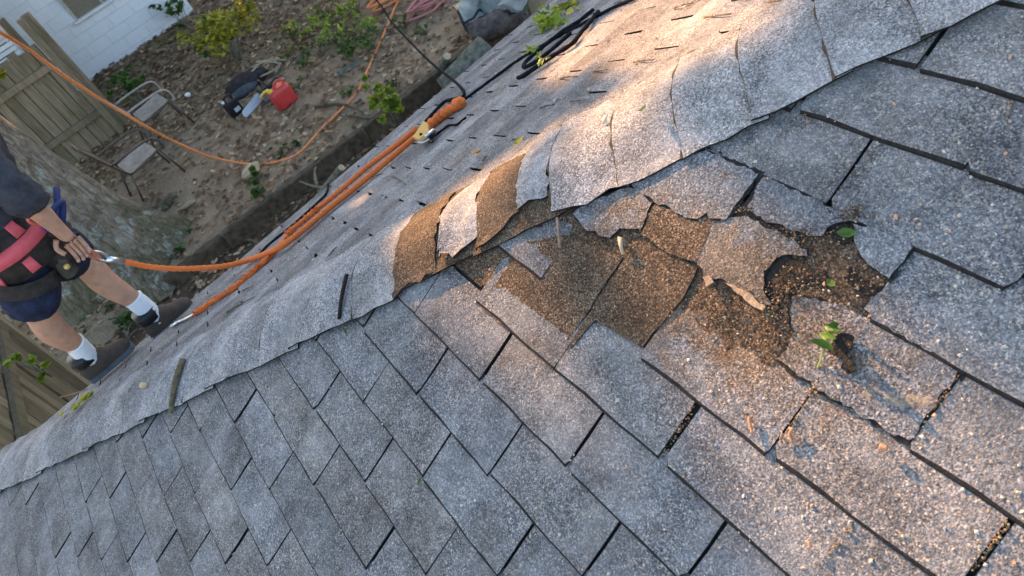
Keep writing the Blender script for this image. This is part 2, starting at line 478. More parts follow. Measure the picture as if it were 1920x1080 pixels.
# ---- hip caps: profile across the hip, w > 0 on the near side
CR = .07
def cap_pt(s, w, h):
    if w > CR: L = NL * w; n = EN
    elif w < -CR: L = FL * (-w); n = FN
    else:
        t = (w + CR) / (2 * CR); L = FL * (CR * (1 - t) ** 2) + NL * (CR * t * t); n = (FN * (1 - t) + EN * t).normalized()
    q = H0 + HD * s + L + n * h
    k = noise.noise(Vector((s * 4.1, w * 5, 3.3))) * .0055 + noise.noise(Vector((s * 14, w * 16, 9))) * .002
    return q + n * k
def cap_piece(name, s0, s1, wfn0, wfn1, h0, h1, mat, seed, ragged=.003, nu=9, nv=4, wave=.0):
    """a sheet bent over the hip between s0 and s1; wfn give its near and far edge at s"""
    r = random.Random(seed); b = MB(); jit = [[(r.uniform(-ragged, ragged), r.uniform(-ragged, ragged)) for _ in range(nu)] for _ in range(nv)]
    top = []; bot = []
    for j in range(nv):
        v = (0, .016)[j] if j < 2 else .016 + .984 * (j - 1) / (nv - 2)
        for i in range(nu):
            u = i / (nu - 1); s = s0 + (s1 - s0) * v; wa, wb = wfn0(s), wfn1(s); ww = wa + (wb - wa) * u
            edge = (i in (0, nu - 1)) or (j in (0, nv - 1))
            js, jw = jit[j][i] if edge else (0, 0)
            h = h0 + (h1 - h0) * v + wave * math.sin(s * 60 + ww * 30 + seed)
            if i == 0: h += r.uniform(-.001, .004)
            top.append(cap_pt(s + js, ww + jw, h)); bot.append(cap_pt(s + js, ww + jw, h - .005))
    n = len(top); F = []
    for j in range(nv - 1):
        for i in range(nu - 1):
            a = j * nu + i; F.append((a + 1, a, a + nu, a + nu + 1)); F.append((n + a, n + a + 1, n + a + nu + 1, n + a + nu))
    for i in range(nu - 1):
        F.append((i, i + 1, n + i + 1, n + i)); a = (nv - 1) * nu + i; F.append((a + 1, a, n + a, n + a + 1))
    for j in range(nv - 1):
        a = j * nu; F.append((a + nu, a, n + a, n + a + nu)); a = j * nu + nu - 1; F.append((a, a + nu, n + a + nu, n + a))
    b.add(top + bot, F)
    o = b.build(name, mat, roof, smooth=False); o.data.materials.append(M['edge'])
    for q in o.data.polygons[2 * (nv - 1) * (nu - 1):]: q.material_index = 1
    if s0 > .4 or seed % 3 == 0:
        o.data.materials.append(M['seam'])
        for q in list(o.data.polygons)[0:2 * (nu - 1):2]: q.material_index = 2
        for q in list(o.data.polygons)[2 * (nv - 1) * (nu - 1):2 * (nv - 1) * (nu - 1) + 2 * (nu - 1):2]: q.material_index = 2
    return o
# a brown older layer runs under all the caps
W0 = lambda s: .155
W1 = lambda s: -.15
k = 0; s = -2.95
while s < .5:
    cap_piece('old_hip_cap', s, s + .17, lambda q: .143, lambda q: -.14, .011, .006, M['brown'], 900 + k, .004); s += .145; k += 1
joints = [-2.95 + .145 * i for i in range(19)] + [-.17]
joints = [j for j in joints if j < -.2] + [-.20]
for i, sj in enumerate(joints):
    nx = joints[i + 1] if i + 1 < len(joints) else -.03
    ov = .04 if i + 1 < len(joints) else .0
    cap_piece('hip_cap', sj, nx + ov, (lambda q, i=i: .155 + .006 * math.sin(i * 2.1)), W1, .0195, .0140, M['cap'], 500 + i, .004, 15, 6)
# the torn stretch: a grey rag of cap between two bared brown ones, split by a slit
cap_piece('hip_cap', .135, .255, lambda q: .128 - .35 * abs(q - .19), lambda q: -.06 - .5 * (q - .135), .021, .017, M['cap'], 551, .011, 14, 7, .0015)
cap_piece('old_hip_cap', -.03, .118, lambda q: .152 - .12 * (q + .03), lambda q: -.13, .0185, .014, M['brown'], 552, .010, 14, 7)
cap_piece('old_hip_cap', .255, .385, lambda q: .142 - .38 * (q - .255), lambda q: -.12, .0185, .014, M['brown'], 553, .010, 14, 7)
cap_piece('hip_cap', .385, .475, lambda q: .092, W1, .022, .018, M['cap'], 554, .009, 14, 5)
cap_piece('hip_cap', .475, .66, lambda q: .142 + .13 * min(.1, q - .475), W1, .021, .015, M['cap'], 555, .007, 14, 6)
up = [.64, .785, .93, 1.08, 1.22, 1.36, 1.505, 1.65, 1.795, 1.94, 2.085, 2.23, 2.375, 2.52]
for i, sj in enumerate(up[:-1]):
    cap_piece('hip_cap', sj, up[i + 1] + .03, (lambda q, i=i: .158 + .004 * math.sin(i * 1.7)), W1, .0195, .0140, M['cap'], 600 + i, .0045, 15, 6)

# ---- torn pieces on the near slope, outlines measured on the slope
def ragged_poly(P, amp, seed, step=.018):
    r = random.Random(seed); out = []
    for i in range(len(P)):
        a, b = Vector(P[i]), Vector(P[(i + 1) % len(P)]); n = max(1, int((b - a).length / step))
        for q in range(n):
            p = a + (b - a) * (q / n); w3 = Vector((p.x * 42, p.y * 42, seed)); w4 = Vector((p.x * 150, p.y * 150, seed + .5))
            dx = noise.noise(w3) * 1.9 + noise.noise(w4) * .9; dy = noise.noise(w3 + Vector((7, 3, 1))) * 1.9 + noise.noise(w4 + Vector((5, 9, 2))) * .9
            out.append((p.x + dx * amp + r.uniform(-amp, amp) * .25, p.y + dy * amp + r.uniform(-amp, amp) * .25))
    return out
def piece(name, px, mat, n0, n1=None, amp=.0025, th=.005, seed=1, step=.016, parent=None, curl=None, mat_under=True):
    """a torn flat piece; n0 height at its lower edge, n1 at its upper edge"""
    if name == 'torn_shingle' and mat_under:      # frayed black mat; its rim also paints in the shadow round the piece
        cx = sum(a for a, _ in px) / len(px); cy = sum(a for _, a in px) / len(px)
        piece('frayed_mat_and_shadow', [(cx + (x - cx) * 1.035, cy + (y - cy) * 1.035) for x, y in px], M['edge'], n0 - .0022, (n1 if n1 is not None else n0) - .0022, .0042, .002, seed + 300, .008, parent, curl, False)
        amp *= 1.6; step *= .55
        px = [(cx + (x - cx) * .985, cy + (y - cy) * .985) for x, y in px]
    P = [near_px(x, y, n0) for x, y in px]; R = ragged_poly(P, amp, seed, step)
    vs = [p[1] for p in R]; lo, hi = min(vs), max(vs); n1 = n0 if n1 is None else n1
    r = random.Random(seed + 5)
    top = [NP(e, v, n0 + (n1 - n0) * (v - lo) / (hi - lo + 1e-6) + (curl(e, v) if curl else 0) + r.uniform(-.0006, .0006)) for e, v in R]
    area = sum((top[i] - top[0]).cross(top[(i + 1) % len(top)] - top[0]).dot(EN) for i in range(len(top)))
    if area < 0: top.reverse()
    b = MB(); b.slab(top, EN * -th)
    me = b.mesh(name, mat)
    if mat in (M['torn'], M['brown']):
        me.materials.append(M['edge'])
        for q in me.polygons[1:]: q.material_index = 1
    bm = bmesh.new(); bm.from_mesh(me); bmesh.ops.triangulate(bm, faces=bm.faces[:]); bm.to_mesh(me); bm.free()
    return link(name, me, parent or roof)
# bared brown layer under the torn tabs
bare = [(850, 500), (900, 440), (970, 395), (1040, 360), (1110, 375), (1240, 350), (1340, 380), (1430, 380), (1570, 390), (1650, 440), (1700, 500), (1680, 560), (1600, 620), (1520, 690), (1420, 690), (1300, 620), (1205, 655), (1110, 600), (1040, 560), (960, 520), (900, 540)]
P = [near_px(x, y, 0) for x, y in bare]
from mathutils.geometry import intersect_point_tri_2d
def inside(p, poly):
    c_ = False; j = len(poly) - 1
    for i in range(len(poly)):
        a, b = poly[i], poly[j]
        if (a[1] > p[1]) != (b[1] > p[1]) and p[0] < (b[0] - a[0]) * (p[1] - a[1]) / (b[1] - a[1]) + a[0]: c_ = not c_
        j = i
    return c_
def relief_sheet(name, poly, mat, n0, amp, step, parent):
    xs = [p[0] for p in poly]; ys = [p[1] for p in poly]; b = MB(); idx = {}
    nx = int((max(xs) - min(xs)) / step) + 1; ny = int((max(ys) - min(ys)) / step) + 1
    for j in range(ny):
        for i in range(nx):
            p = (min(xs) + i * step, min(ys) + j * step)
            if not inside(p, poly): continue
            h = n0 + amp * (noise.noise(Vector((p[0] * 22, p[1] * 22, 0))) + .5 * noise.noise(Vector((p[0] * 70, p[1] * 70, 4))))
            idx[i, j] = len(b.v); b.v.append(tuple(NP(p[0], p[1], h)))
    for (i, j) in idx:
        q = [(i, j), (i + 1, j), (i + 1, j + 1), (i, j + 1)]
        if all(t in idx for t in q): b.f.append(tuple(idx[t] for t in q))
    o = b.build(name, mat, parent, smooth=True); tag(o, kind='stuff'); return o
relief_sheet('bared_layer', [p for p in P if True], M['brown'], .0005, .0022, .006, roof)
# brown tabs of the layer below, split by the long joint
piece('old_shingle', [(1168, 482), (1034, 690), (900, 575), (985, 455), (1060, 440)], M['brown'], .003, .004, seed=11)
piece('old_shingle', [(1174, 482), (1040, 688), (1115, 600), (1205, 652), (1280, 560), (1310, 500), (1240, 470)], M['brown'], .004, .005, seed=12)
piece('old_shingle', [(1224, 384), (1340, 405), (1306, 492), (1262, 480), (1202, 440)], M['brown'], .009, .008, seed=13, curl=lambda e, v: 0)
# grey torn pieces
piece('torn_shingle', [(1072, 400), (1092, 384), (1182, 348), (1224, 378), (1202, 432), (1162, 427), (1142, 447), (1124, 443), (1120, 436), (1098, 433), (1085, 418)], M['torn'], .0095, .0105, .0015, .0055, 21, .012)
piece('torn_shingle', [(1178, 346), (1215, 315), (1323, 280), (1424, 322), (1362, 412), (1332, 410), (1325, 400), (1308, 412), (1285, 408), (1262, 395), (1240, 384), (1224, 378)], M['torn'], .0115, .009, .0015, .0055, 22, .012)
piece('torn_shingle', [(1428, 326), (1500, 360), (1600, 402), (1712, 456), (1700, 468), (1652, 436), (1600, 412), (1572, 417), (1550, 428), (1537, 442), (1522, 441), (1480, 431), (1457, 419), (1437, 416), (1415, 405), (1400, 388)], M['torn'], .0095, .007, .0018, .0055, 23, .012)
piece('torn_shingle', [(1597, 420), (1652, 432), (1712, 462), (1669, 523), (1640, 505), (1615, 485), (1604, 460)], M['torn'], .009, .009, .0015, .005, 24, .012)
piece('torn_shingle', [(1337, 412), (1400, 402), (1428, 418), (1465, 435), (1512, 467), (1512, 480), (1466, 476), (1434, 510), (1432, 545), (1447, 572), (1432, 577), (1390, 557), (1352, 526), (1318, 522), (1312, 500), (1300, 490), (1313, 455)], M['torn'], .0085, .008, .0022, .0055, 25, .011)
piece('torn_shingle', [(1480, 557), (1493, 551), (1513, 557), (1545, 560), (1580, 572), (1640, 600), (1800, 697), (1704, 832), (1530, 729), (1452, 672), (1477, 647), (1488, 623), (1480, 613), (1477, 587)], M['torn'], .0065, .002, .002, .0055, 26, .012)
piece('torn_shingle', [(1650, 545), (1690, 510), (1740, 545), (1790, 640), (1760, 668), (1640, 600), (1620, 575)], M['torn'], .006, .003, .002, .005, 27, .012)
piece('rotted_hole', [(1466, 476), (1500, 488), (1520, 500), (1545, 515), (1560, 530), (1515, 530), (1478, 540), (1458, 572), (1447, 572), (1433, 546), (1435, 512)], M['rot'], .0035, .0035, .003, .003, 31, .01)
piece('rotted_hole', [(1548, 428), (1575, 415), (1592, 420), (1600, 452), (1570, 455)], M['rot'], .0038, .0038, .002, .003, 32, .01)
piece('rotted_hole', [(1590, 500), (1640, 540), (1650, 560), (1610, 550), (1580, 520)], M['rot'], .0036, .0036, .003, .003, 33, .01)
M['pale_edge'] = plain('torn_felt_edge', (.3, .215, .14), .9, .3, 60, .5)
piece('torn_felt', [(1318, 518), (1330, 516), (1336, 530), (1322, 540)], M['pale_edge'], .012, .012, .002, .003, 34, .008)
piece('torn_felt', [(1360, 528), (1400, 548), (1436, 576), (1430, 584), (1395, 562)], M['pale_edge'], .012, .012, .0025, .003, 35, .008)
# ================================================================== THE YARD
def soil(name, a, b, moss, mossfac):
    t = NT(name, .95, .1)
    n = t.noise(1.6, 7, .65); co = t.ramp(n, [(.3, a), (.68, b)])
    fine = t.noise(45, 4, .65); co = t.mix(co, t.ramp(fine, [(.3, .7), (.7, 1.25)]), 1.0, 'MULTIPLY')
    g = t.noise(.9, 5, .6, dist=.8); co = t.mix(co, moss, t.ramp(g, [(.52, 0.0), (.68, mossfac)]))
    t.col(co); t.bump(t.noise(30, 6, .7), .7, .03); return t.m
M['soil'] = soil('bare_soil', (.21, .155, .102), (.36, .275, .185), (.17, .16, .055), .5)
M['mulch'] = soil('dark_mulch', (.06, .04, .026), (.13, .09, .06), (.04, .05, .018), .4)
XB = -6.86                                             # line of the timber edging
g = MB()
def ground_z(x, y):
    if x > XB + .02: return ZL + .03 * noise.noise(Vector((x * 1.2, y * 1.2, 0)))
    z = ZG + .035 * noise.noise(Vector((x * .9, y * .9, 5))) + .02 * noise.noise(Vector((x * 3, y * 3, 2)))
    if x < -11.6: z += .16 * min(1, (-11.6 - x) / 1.8)        # leaves banked up by the white wall
    return z
xs = [-900, -300, -100, -50, -30, -22] + [-18 + .35 * i for i in range(32)] + [XB - .02, XB + .03] + [-6.6 + .4 * i for i in range(14)] + [0, 6, 15, 40, 120, 400, 900]
ys = [-900, -300, -90, -40, -20, -12, -8] + [-6 + .35 * i for i in range(38)] + [8, 10, 14, 20, 40, 90, 300, 900]
P = [(x, y, ground_z(x, y) if -18.1 < x < 2 and -8 < y < 12 else (ZG if x < XB else ZL)) for y in ys for x in xs]
F = []
for j in range(len(ys) - 1):
    for i in range(len(xs) - 1):
        a = j * len(xs) + i; F.append((a, a + 1, a + len(xs) + 1, a + len(xs)))
g.add(P, F)
tag(g.build('ground', M['soil'], None, smooth=True), kind='structure')
# darker mulch strip beside the house, a sheet of its own
st = MB()
xs2 = [XB + .05 + .2 * i for i in range(26)]; ys2 = [-7 + .3 * i for i in range(60)]
P = [(x, y, ground_z(x, y) + .012 + .02 * noise.noise(Vector((x * 6, y * 6, 1)))) for y in ys2 for x in xs2]; F = []
for j in range(len(ys2) - 1):
    for i in range(len(xs2) - 1):
        a = j * len(xs2) + i; F.append((a, a + 1, a + len(xs2) + 1, a + len(xs2)))
st.add(P, F)
tag(st.build('garden_bed', M['mulch'], None, smooth=True), kind='structure')

# ---- dry leaves
def leaf_shape(b, c, s, n, a, curl, lobes=True):
    """an oak-like dry leaf lying at c with normal n, turned by a"""
    n = n.normalized(); x = n.orthogonal().normalized(); y = n.cross(x)
    d = x * math.cos(a) + y * math.sin(a); e = n.cross(d)
    prof = ((0, .03), (.22, .26), (.36, .16), (.58, .34), (.72, .2), (1, .04)) if lobes else ((0, .03), (.3, .26), (.65, .24), (1, .02))
    L = []; R = []; C = []
    for t, wd in prof:
        z = curl * (t - .5) ** 2 * s * 2
        L.append(c + d * (t - .5) * s + e * wd * s + n * (z + curl * wd * s * 1.2)); R.append(c + d * (t - .5) * s - e * wd * s + n * (z + curl * wd * s * 1.2)); C.append(c + d * (t - .5) * s + n * z)
    k = len(prof); V = L + C + R; Fc = []
    for i in range(k - 1):
        Fc.append((i, k + i, k + i + 1, i + 1)); Fc.append((k + i, 2 * k + i, 2 * k + i + 1, k + i + 1))
    b.add(V, Fc)
random.seed(11)
lit = MB(); cnt = 0; tries = 0
while cnt < 36000 and tries < 160000:
    tries += 1
    x, y = rnd(-17, -2.2), rnd(-4.5, 6.5)
    q = proj((x, y, ZG))
    if q is None or not (-420 < q[0] < 1250 and -220 < q[1] < 1000): continue
    dens = .42 + .55 * noise.noise(Vector((x * .7, y * .7, 8))) + .35 * noise.noise(Vector((x * 2.2, y * 2.2, 1)))
    if x < -11: dens = 1.0
    elif x < -9.7: dens += .5
    if x > XB: dens = .9 + .4 * noise.noise(Vector((x, y, 3)))
    if y > 1.6: dens += .25
    if random.random() > dens: continue
    nrm = Vector((rnd(-.35, .35), rnd(-.35, .35), 1))
    leaf_shape(lit, Vector((x, y, ground_z(x, y) + rnd(.012, .035))), rnd(.04, .11) * (1.2 if x < -11 else 1), nrm, rnd(0, 6.28), rnd(-.25, .4), x > -10)
    cnt += 1
tag(lit.build('leaf_litter', M['litter']), 'dry brown leaves strewn over the yard and banked along the white wall', 'leaves', kind='stuff')

# ---- timber edging: three timbers end to end
M['timber'] = mat_tex('grey_timber', (.05, .038, .026), (.12, .092, .064), 14, .9, 6, .6, .01)
for (y0, y1, dx, dz, lab) in ((-1.75, -.66, -.05, -.03, 'short weathered edging timber ending beneath the sagging orange rope'),
                              (-.63, 1.33, 0, 0, 'long weathered edging timber between the dirt yard and the leafy garden bed'),
                              (1.37, 3.9, .03, .02, 'edging timber running on behind the bright green bush at the roof edge')):
    b = MB(); n = 9
    def tf(u, v, y0=y0, y1=y1, dx=dx, dz=dz):
        y = y0 + (y1 - y0) * v; k = noise.noise(Vector((y * 3, dx * 50, 1))) * .012
        cs = ((-.02, -.3), (.06, -.3), (.062, -.02), (.055, 0), (-.01, .005), (-.02, -.02))
        a, z = cs[int(round(u * 6)) % 6]; return Vector((XB + .03 + a + dx + k, y, ZG + .035 + z + dz + k))
    b.grid(tf, 6, n, True); m0 = len(b.v) - 6
    b.f.append(tuple(range(6))); b.f.append(tuple(reversed(range(m0, m0 + 6))))
    tag(b.build('edging_timber', M['timber']), lab, 'timber', 'timbers edging the yard terrace')

# ---- white block house
M['white_block'] = plain('white_paint', (.78, .79, .81), .75, .05, 12, .5, .004, objrand=.015)
M['mortar'] = plain('white_mortar', (.74, .75, .77), .85, .1, 30, .3)
XW = -13.42
nb = thing('neighbour_house', (XW - 3, -2.5, ZG), 'neighbouring house of white painted concrete blocks with a tan window', 'house')
w_ = MB()
w_.box((XW - 3.02, -2.9, (ZG - .4 + -.3) / 2), (6.0, 8.3, -.3 - ZG + .4))
wall = w_.build('wall', M['mortar'], nb)
bk = MB(); bk.box((0, 0, 0), (.009, .3975, .1975)); bme = bk.mesh('block', M['white_block'])
bm = bmesh.new(); bm.from_mesh(bme); bmesh.ops.bevel(bm, geom=[e for e in bm.edges if all(v.co.x > 0 for v in e.verts)], offset=.003, segments=1, affect='EDGES'); bm.to_mesh(bme); bm.free()
hk = MB(); hk.box((0, 0, 0), (.009, .1975, .1975)); hme = hk.mesh('block', M['white_block'])
WY0, WY1, WZ0, WZ1 = -.40, .62, -2.27, -1.27         # window
zz = ZG - .16; row = 0
while zz < -.5:
    y = 1.22 if row % 2 == 0 else 1.02
    if row % 2: link('block', hme, wall, Matrix.Translation((XW, 1.12, zz + .1)))
    while y > -4.4:
        yc = y - .2
        if not (zz + .1 > WZ0 and zz + .1 < WZ1 and WY0 - .1 < yc < WY1 + .1):
            link('block', bme, wall, Matrix.Translation((XW, yc, zz + .1)))
        y -= .4
    zz += .2; row += 1
win = MB(); win.box((XW - .03, (WY0 + WY1) / 2, (WZ0 + WZ1) / 2), (.02, WY1 - WY0, WZ1 - WZ0))
wino = win.build('window', plain('tan_blind', (.3, .25, .18), .7, .1, 20, .1), nb)
fr = MB()
for y in (WY0 + .02, (WY0 + WY1) / 2, WY1 - .02): fr.box((XW + .002, y, (WZ0 + WZ1) / 2), (.05, .04, WZ1 - WZ0))
fr.build('window_frame', plain('window_frame_paint', (.45, .42, .36), .6), wino)
sil = MB(); sil.box((XW + .03, (WY0 + WY1) / 2, WZ0 - .01), (.09, WY1 - WY0 + .1, .035)); sil.build('window_sill', M['white_block'], wino)
rf = MB(); rr = [Vector((XW + .5, -7.6, -.35)), Vector((XW + .5, 1.8, -.35)), Vector((XW - 3, 1.8, 1.3)), Vector((XW - 3, -7.6, 1.3))]
rf.slab(rr, Vector((0, 0, -.12))); r2 = [Vector((XW - 3, -7.6, 1.3)), Vector((XW - 3, 1.8, 1.3)), Vector((XW - 6.5, 1.8, -.35)), Vector((XW - 6.5, -7.6, -.35))]
rf.slab(r2, Vector((0, 0, -.12))); rf.build('roof', M['far'], nb)

# ---- fences
def wood(name, a, b):
    t = NT(name, .9, .15); st_ = t.scaled(t.world(), (14, 14, 1.5)); n = t.noise(2.2, 6, .65, st_)
    co = t.ramp(n, [(.3, a), (.7, b)]); co = t.mix(co, t.ramp(t.rand(), [(0, .7), (1, 1.25)]), 1.0, 'MULTIPLY')
    gg = t.noise(1.7, 4); co = t.mix(co, (.075, .085, .03), t.ramp(gg, [(.5, 0.0), (.75, .45)]))
    t.col(co); t.bump(t.noise(6, 5, .6, st_), .5, .008); return t.m
M['fence'] = wood('weathered_fence_wood', (.14, .11, .07), (.29, .23, .155))
def vboard(b, x, y, z0, z1, w, d, along_x, r):
    t = r.uniform(-.01, .01)
    if along_x: b.box((x, y, (z0 + z1) / 2), (w, d, z1 - z0), Matrix.Rotation(t, 3, 'Y'))
    else: b.box((x, y, (z0 + z1) / 2), (d, w, z1 - z0), Matrix.Rotation(t, 3, 'X'))
r = random.Random(3)
XF = -11.15
bf = thing('board_fence', (XF, -3.0, ZG), 'tall weathered board fence with inner rails, behind the two patio chairs', 'fence')
y = -.99
while y > -5.2:
    wd = r.uniform(.13, .15); b = MB(); vboard(b, XF - .05 + r.uniform(-.006, .006), y - wd / 2, ZG - .05, ZG + 1.62 + r.uniform(-.04, .03), wd - .012, .02, False, r); b.build('board', M['fence'], bf); y -= wd
for z in (ZG + .42, ZG + 1.28):
    b = MB(); b.box((XF, -3.05, z), (.05, 4.2, .09)); b.build('rail', M['fence'], bf)
for yy in (-.93, -3.3):
    b = MB(); b.box((XF + .01, yy, ZG + .95), (.1, .1, 2.0 if yy > -1 else 1.75)); b.build('post', M['fence'], bf)
b = MB(); b.box((XF - .06, -.84, ZG + .97), (.03, .13, 1.98)); b.build('board', M['fence'], bf)
b = MB(); b.box((XF - .09, -1.12, ZG + 1.0), (.025, .1, 2.1)); b.build('board', M['fence'], bf)
# stub of side fence below the roof corner
YF = -2.36
sf = thing('side_fence', (-3.4, YF, ZL), 'short side fence of greyed vertical boards below the roof corner at left', 'fence')
x = -5.18
while x < -1.75:
    wd = r.uniform(.12, .145); b = MB(); vboard(b, x + wd / 2, YF - .035 + r.uniform(-.012, .012), ZL - .05, -1.58 + r.uniform(-.05, .04), wd - .014, .022, True, r); b.build('board', M['fence'], sf); x += wd
for z in (-1.87, -2.9):
    b = MB(); b.box((-3.45, YF + .01, z), (3.5, .045, .09)); b.build('rail', M['fence'], sf)
b = MB(); b.box((-5.24, YF, -2.55), (.1, .1, 2.1)); b.build('post', M['fence'], sf)

# ---- shed beyond the fence
sd = thing('shed', (-12.6, -2.5, ZG), 'brown shed with white ribbed eaves peeking over the board fence', 'shed')
b = MB(); b.box((-12.55, -2.75, ZG + .72), (.9, 2.7, 1.44)); b.build('wall', mat_tex('brown_siding', (.09, .06, .045), (.14, .1, .075), 8), sd)
for q in range(4):
    b = MB(); b.box((-12.05 - .02 * (q % 2), -2.72, -1.87 + .075 * q), (.05, 2.9, .055)); b.build('eave_slat', plain('white_trim', (.75, .74, .72), .5, .05), sd)
b = MB(); b.slab([Vector((-12.0, -4.2, -1.58)), Vector((-12.0, -1.24, -1.58)), Vector((-13.1, -1.24, -1.2)), Vector((-13.1, -4.2, -1.2))], Vector((0, 0, -.04))); b.build('roof', plain('pale_roof', (.55, .5, .45), .6), sd)

# ---- the oak: trunk, limbs, crown
def barkmat():
    t = NT('oak_bark', .95, .1); sc_ = t.scaled(t.world(), (9, 9, 2.4)); v = t.noise(2.2, 5, .65, sc_, 1.4)
    co = t.ramp(t.noise(9, 6, .7), [(.3, (.2, .16, .118)), (.7, (.46, .39, .31))])
    co = t.mix(co, t.ramp(v, [(.36, .5), (.56, 1.1)]), 1.0, 'MULTIPLY')
    sp = t.n('SeparateXYZ'); t.l(t.world(), sp.inputs[0]); mr = t.n('MapRange'); mr.inputs[1].default_value = -3.3; mr.inputs[2].default_value = -1.6
    mr.inputs[3].default_value = .16; mr.inputs[4].default_value = -.12; t.l(sp.outputs[2], mr.inputs[0])
    ad = t.n('Math', operation='ADD'); t.l(t.noise(2.4, 5, .65), ad.inputs[0]); t.l(mr.outputs[0], ad.inputs[1])
    co = t.mix(co, (.075, .08, .022), t.ramp(ad.outputs[0], [(.5, 0.0), (.7, .6)]))
    li = t.noise(5.5, 5, .7, dist=.5); co = t.mix(co, (.42, .46, .42), t.ramp(li, [(.565, 0.0), (.62, .85)]))
    t.col(co); t.bump(v, 1.0, .09); return t.m
M['bark'] = barkmat()
M['branch'] = mat_tex('branch_bark', (.09, .085, .065), (.2, .19, .15), 25, .9)
TB = Vector((-7.75, -1.72, ZG))
LEAN = Vector((.06, -.15, 1))
oak = thing('oak_tree', TB, 'massive mossy oak trunk with pale lichen standing behind the worker', 'tree')
b = MB()
def tr_fn(u, v):
    h = v * 9.5 - .15; a = 2 * math.pi * u
    fl = math.exp(-max(h, 0) / .38)
    rr_ = .56 - .018 * h + fl * (.3 + .16 * math.sin(a * 5 + 1) + .08 * math.sin(a * 3))
    rr_ += .02 * noise.noise(Vector((math.cos(a) * 2, math.sin(a) * 2, h * 1.3)))
    lean = h if h < 4 else 4 + (h - 4) * .4
    return TB + Vector((LEAN.x * lean, LEAN.y * lean, h)) + Vector((math.cos(a) * rr_, math.sin(a) * rr_, 0))
b.grid(tr_fn, 28, 46, True)
trunk = b.build('trunk', M['bark'], oak, smooth=True)
top = tr_fn(0, .75); top = TB + Vector((LEAN.x * 5, LEAN.y * 5, 6.6))
limbs = [Vector((-11, 3.0, 4.4)), Vector((-11.2, 1.2, 3.6)), Vector((-11.5, -3.2, 4.0)), Vector((-10.6, -.2, 5.2)), Vector((-12.5, -.6, 5.0)), Vector((-11.6, 4.6, 3.8))]
for i, e in enumerate(limbs):
    st0 = TB + Vector((0, -.9, 4.2 + .3 * i)); mid = (st0 + e) / 2 + Vector((0, 0, .8))
    b = MB(); b.tube(bez([st0, mid, e], 6), lambda t: .2 * (1 - .75 * t), 8); b.build('limb', M['bark'], trunk, smooth=True)
# crown: unseen, shaped as a leaf slab across the sun, gaps placed for sun patches
GAPS = [((.45, .14, .07), .07), ((.56, .165, .08), .09), ((.62, .2, .10), .08), ((.72, .24, .12), .10), ((.80, .26, .13), .06), ((.70, .295, .15), .05),
        ((.95, .17, .085), .06), ((1.06, .19, .1), .07), ((1.18, .17, .1), .08), ((1.3, .2, .1), .06),
        ((-.13, .05, .03), .06), ((-.06, .13, .07), .08), ((.03, .22, .11), .10), ((.09, .31, .14), .09), ((.15, .42, .19), .06),
        ((-.45, .92, -.07), .14), ((-.25, .98, .02), .15), ((-.05, 1.08, .12), .10), ((-.1, .8, .08), .06), ((.2, .72, .25), .08), ((-1.15, .1, -.42), .0)]
GAPS = [(Vector(p), q) for p, q in GAPS]
S1 = SUN.cross(Vector((0, 0, 1))).normalized(); S2 = S1.cross(SUN).normalized()
if S2.z < 0: S2 = -S2
random.seed(5)
cr = MB(); kept = 0
def card(b, c, s, n, a):
    n = n.normalized(); x = n.orthogonal().normalized(); y = n.cross(x); d = x * math.cos(a) + y * math.sin(a); e = n.cross(d)
    b.add([c - d * s * .5, c + e * s * .3 + n * s * .06, c + d * s * .5, c - e * s * .3 + n * s * .06], [(0, 1, 2), (0, 2, 3)])
for i in range(34000):
    t, a, h = rnd(10.5, 13.5), rnd(-4.2, 5.0), rnd(-2.3, 2.3)
    p = SUN * t + S1 * (-a if S1.y < 0 else a) + S2 * h
    q = proj(p)
    if q and -150 < q[0] < 2100 and -150 < q[1] < 1250: continue
    bad = False
    for gp, gr in GAPS:
        dd = p - gp; dd = dd - SUN * dd.dot(SUN)
        if dd.length < gr * 1.35 + .085: bad = True; break
    if bad: continue
    card(cr, p, rnd(.13, .24), Vector((rnd(-1, -.3), rnd(-.5, .5), rnd(.0, .7))), rnd(0, 6.28)); kept += 1
for i in range(2500):
    e = random.choice(limbs); v = Vector((random.gauss(0, 1), random.gauss(0, 1), random.gauss(0, .6))) * 1.1
    p = e + v + Vector((0, 0, 1.2))
    bad = any(((p - gp) - SUN * (p - gp).dot(SUN)).length < gr * 1.35 + .12 for gp, gr in GAPS)
    if not bad: card(cr, p, rnd(.14, .24), Vector((rnd(-1, 1), rnd(-1, 1), rnd(.1, 1))), rnd(0, 6.28))
cro = cr.build('shade_crown', M['shade_crown'], oak)
# unseen trees added to keep the low sun off the yard
for (x, y, lab) in ((-22, 2.4, 'unseen tree added for shade just behind the neighbouring house'), (-24, 6, 'unseen tree added for shade far behind the yard, between the other two'), (-23, 11, 'unseen tree added for shade farthest along the back of the yard')):
    tt = thing('shade_tree', Vector((x, y, ZG)), lab, 'tree', 'unseen trees added to shade the yard')
    b = MB(); b.tube(bez([(x, y, ZG - .1), (x + .1, y, ZG + 2), (x - .1, y + .2, ZG + 5)], 5), lambda t: .3 - .18 * t, 9); b.build('trunk', M['bark'], tt, smooth=True)
    b = MB()
    for i in range(4200):
        u = Vector((random.gauss(0, 1), random.gauss(0, 1), random.gauss(0, 1))).normalized() * (rnd(.2, 1) ** .5)
        card(b, Vector((x, y, ZG + 5)) + Vector((u.x * 2.6, u.y * 3.2, u.z * 4.2)), rnd(.3, .55), Vector((rnd(-1, 1), rnd(-1, 1), rnd(-.2, 1))), rnd(0, 6.28))
    b.build('shade_crown', M['shade_crown'], tt)
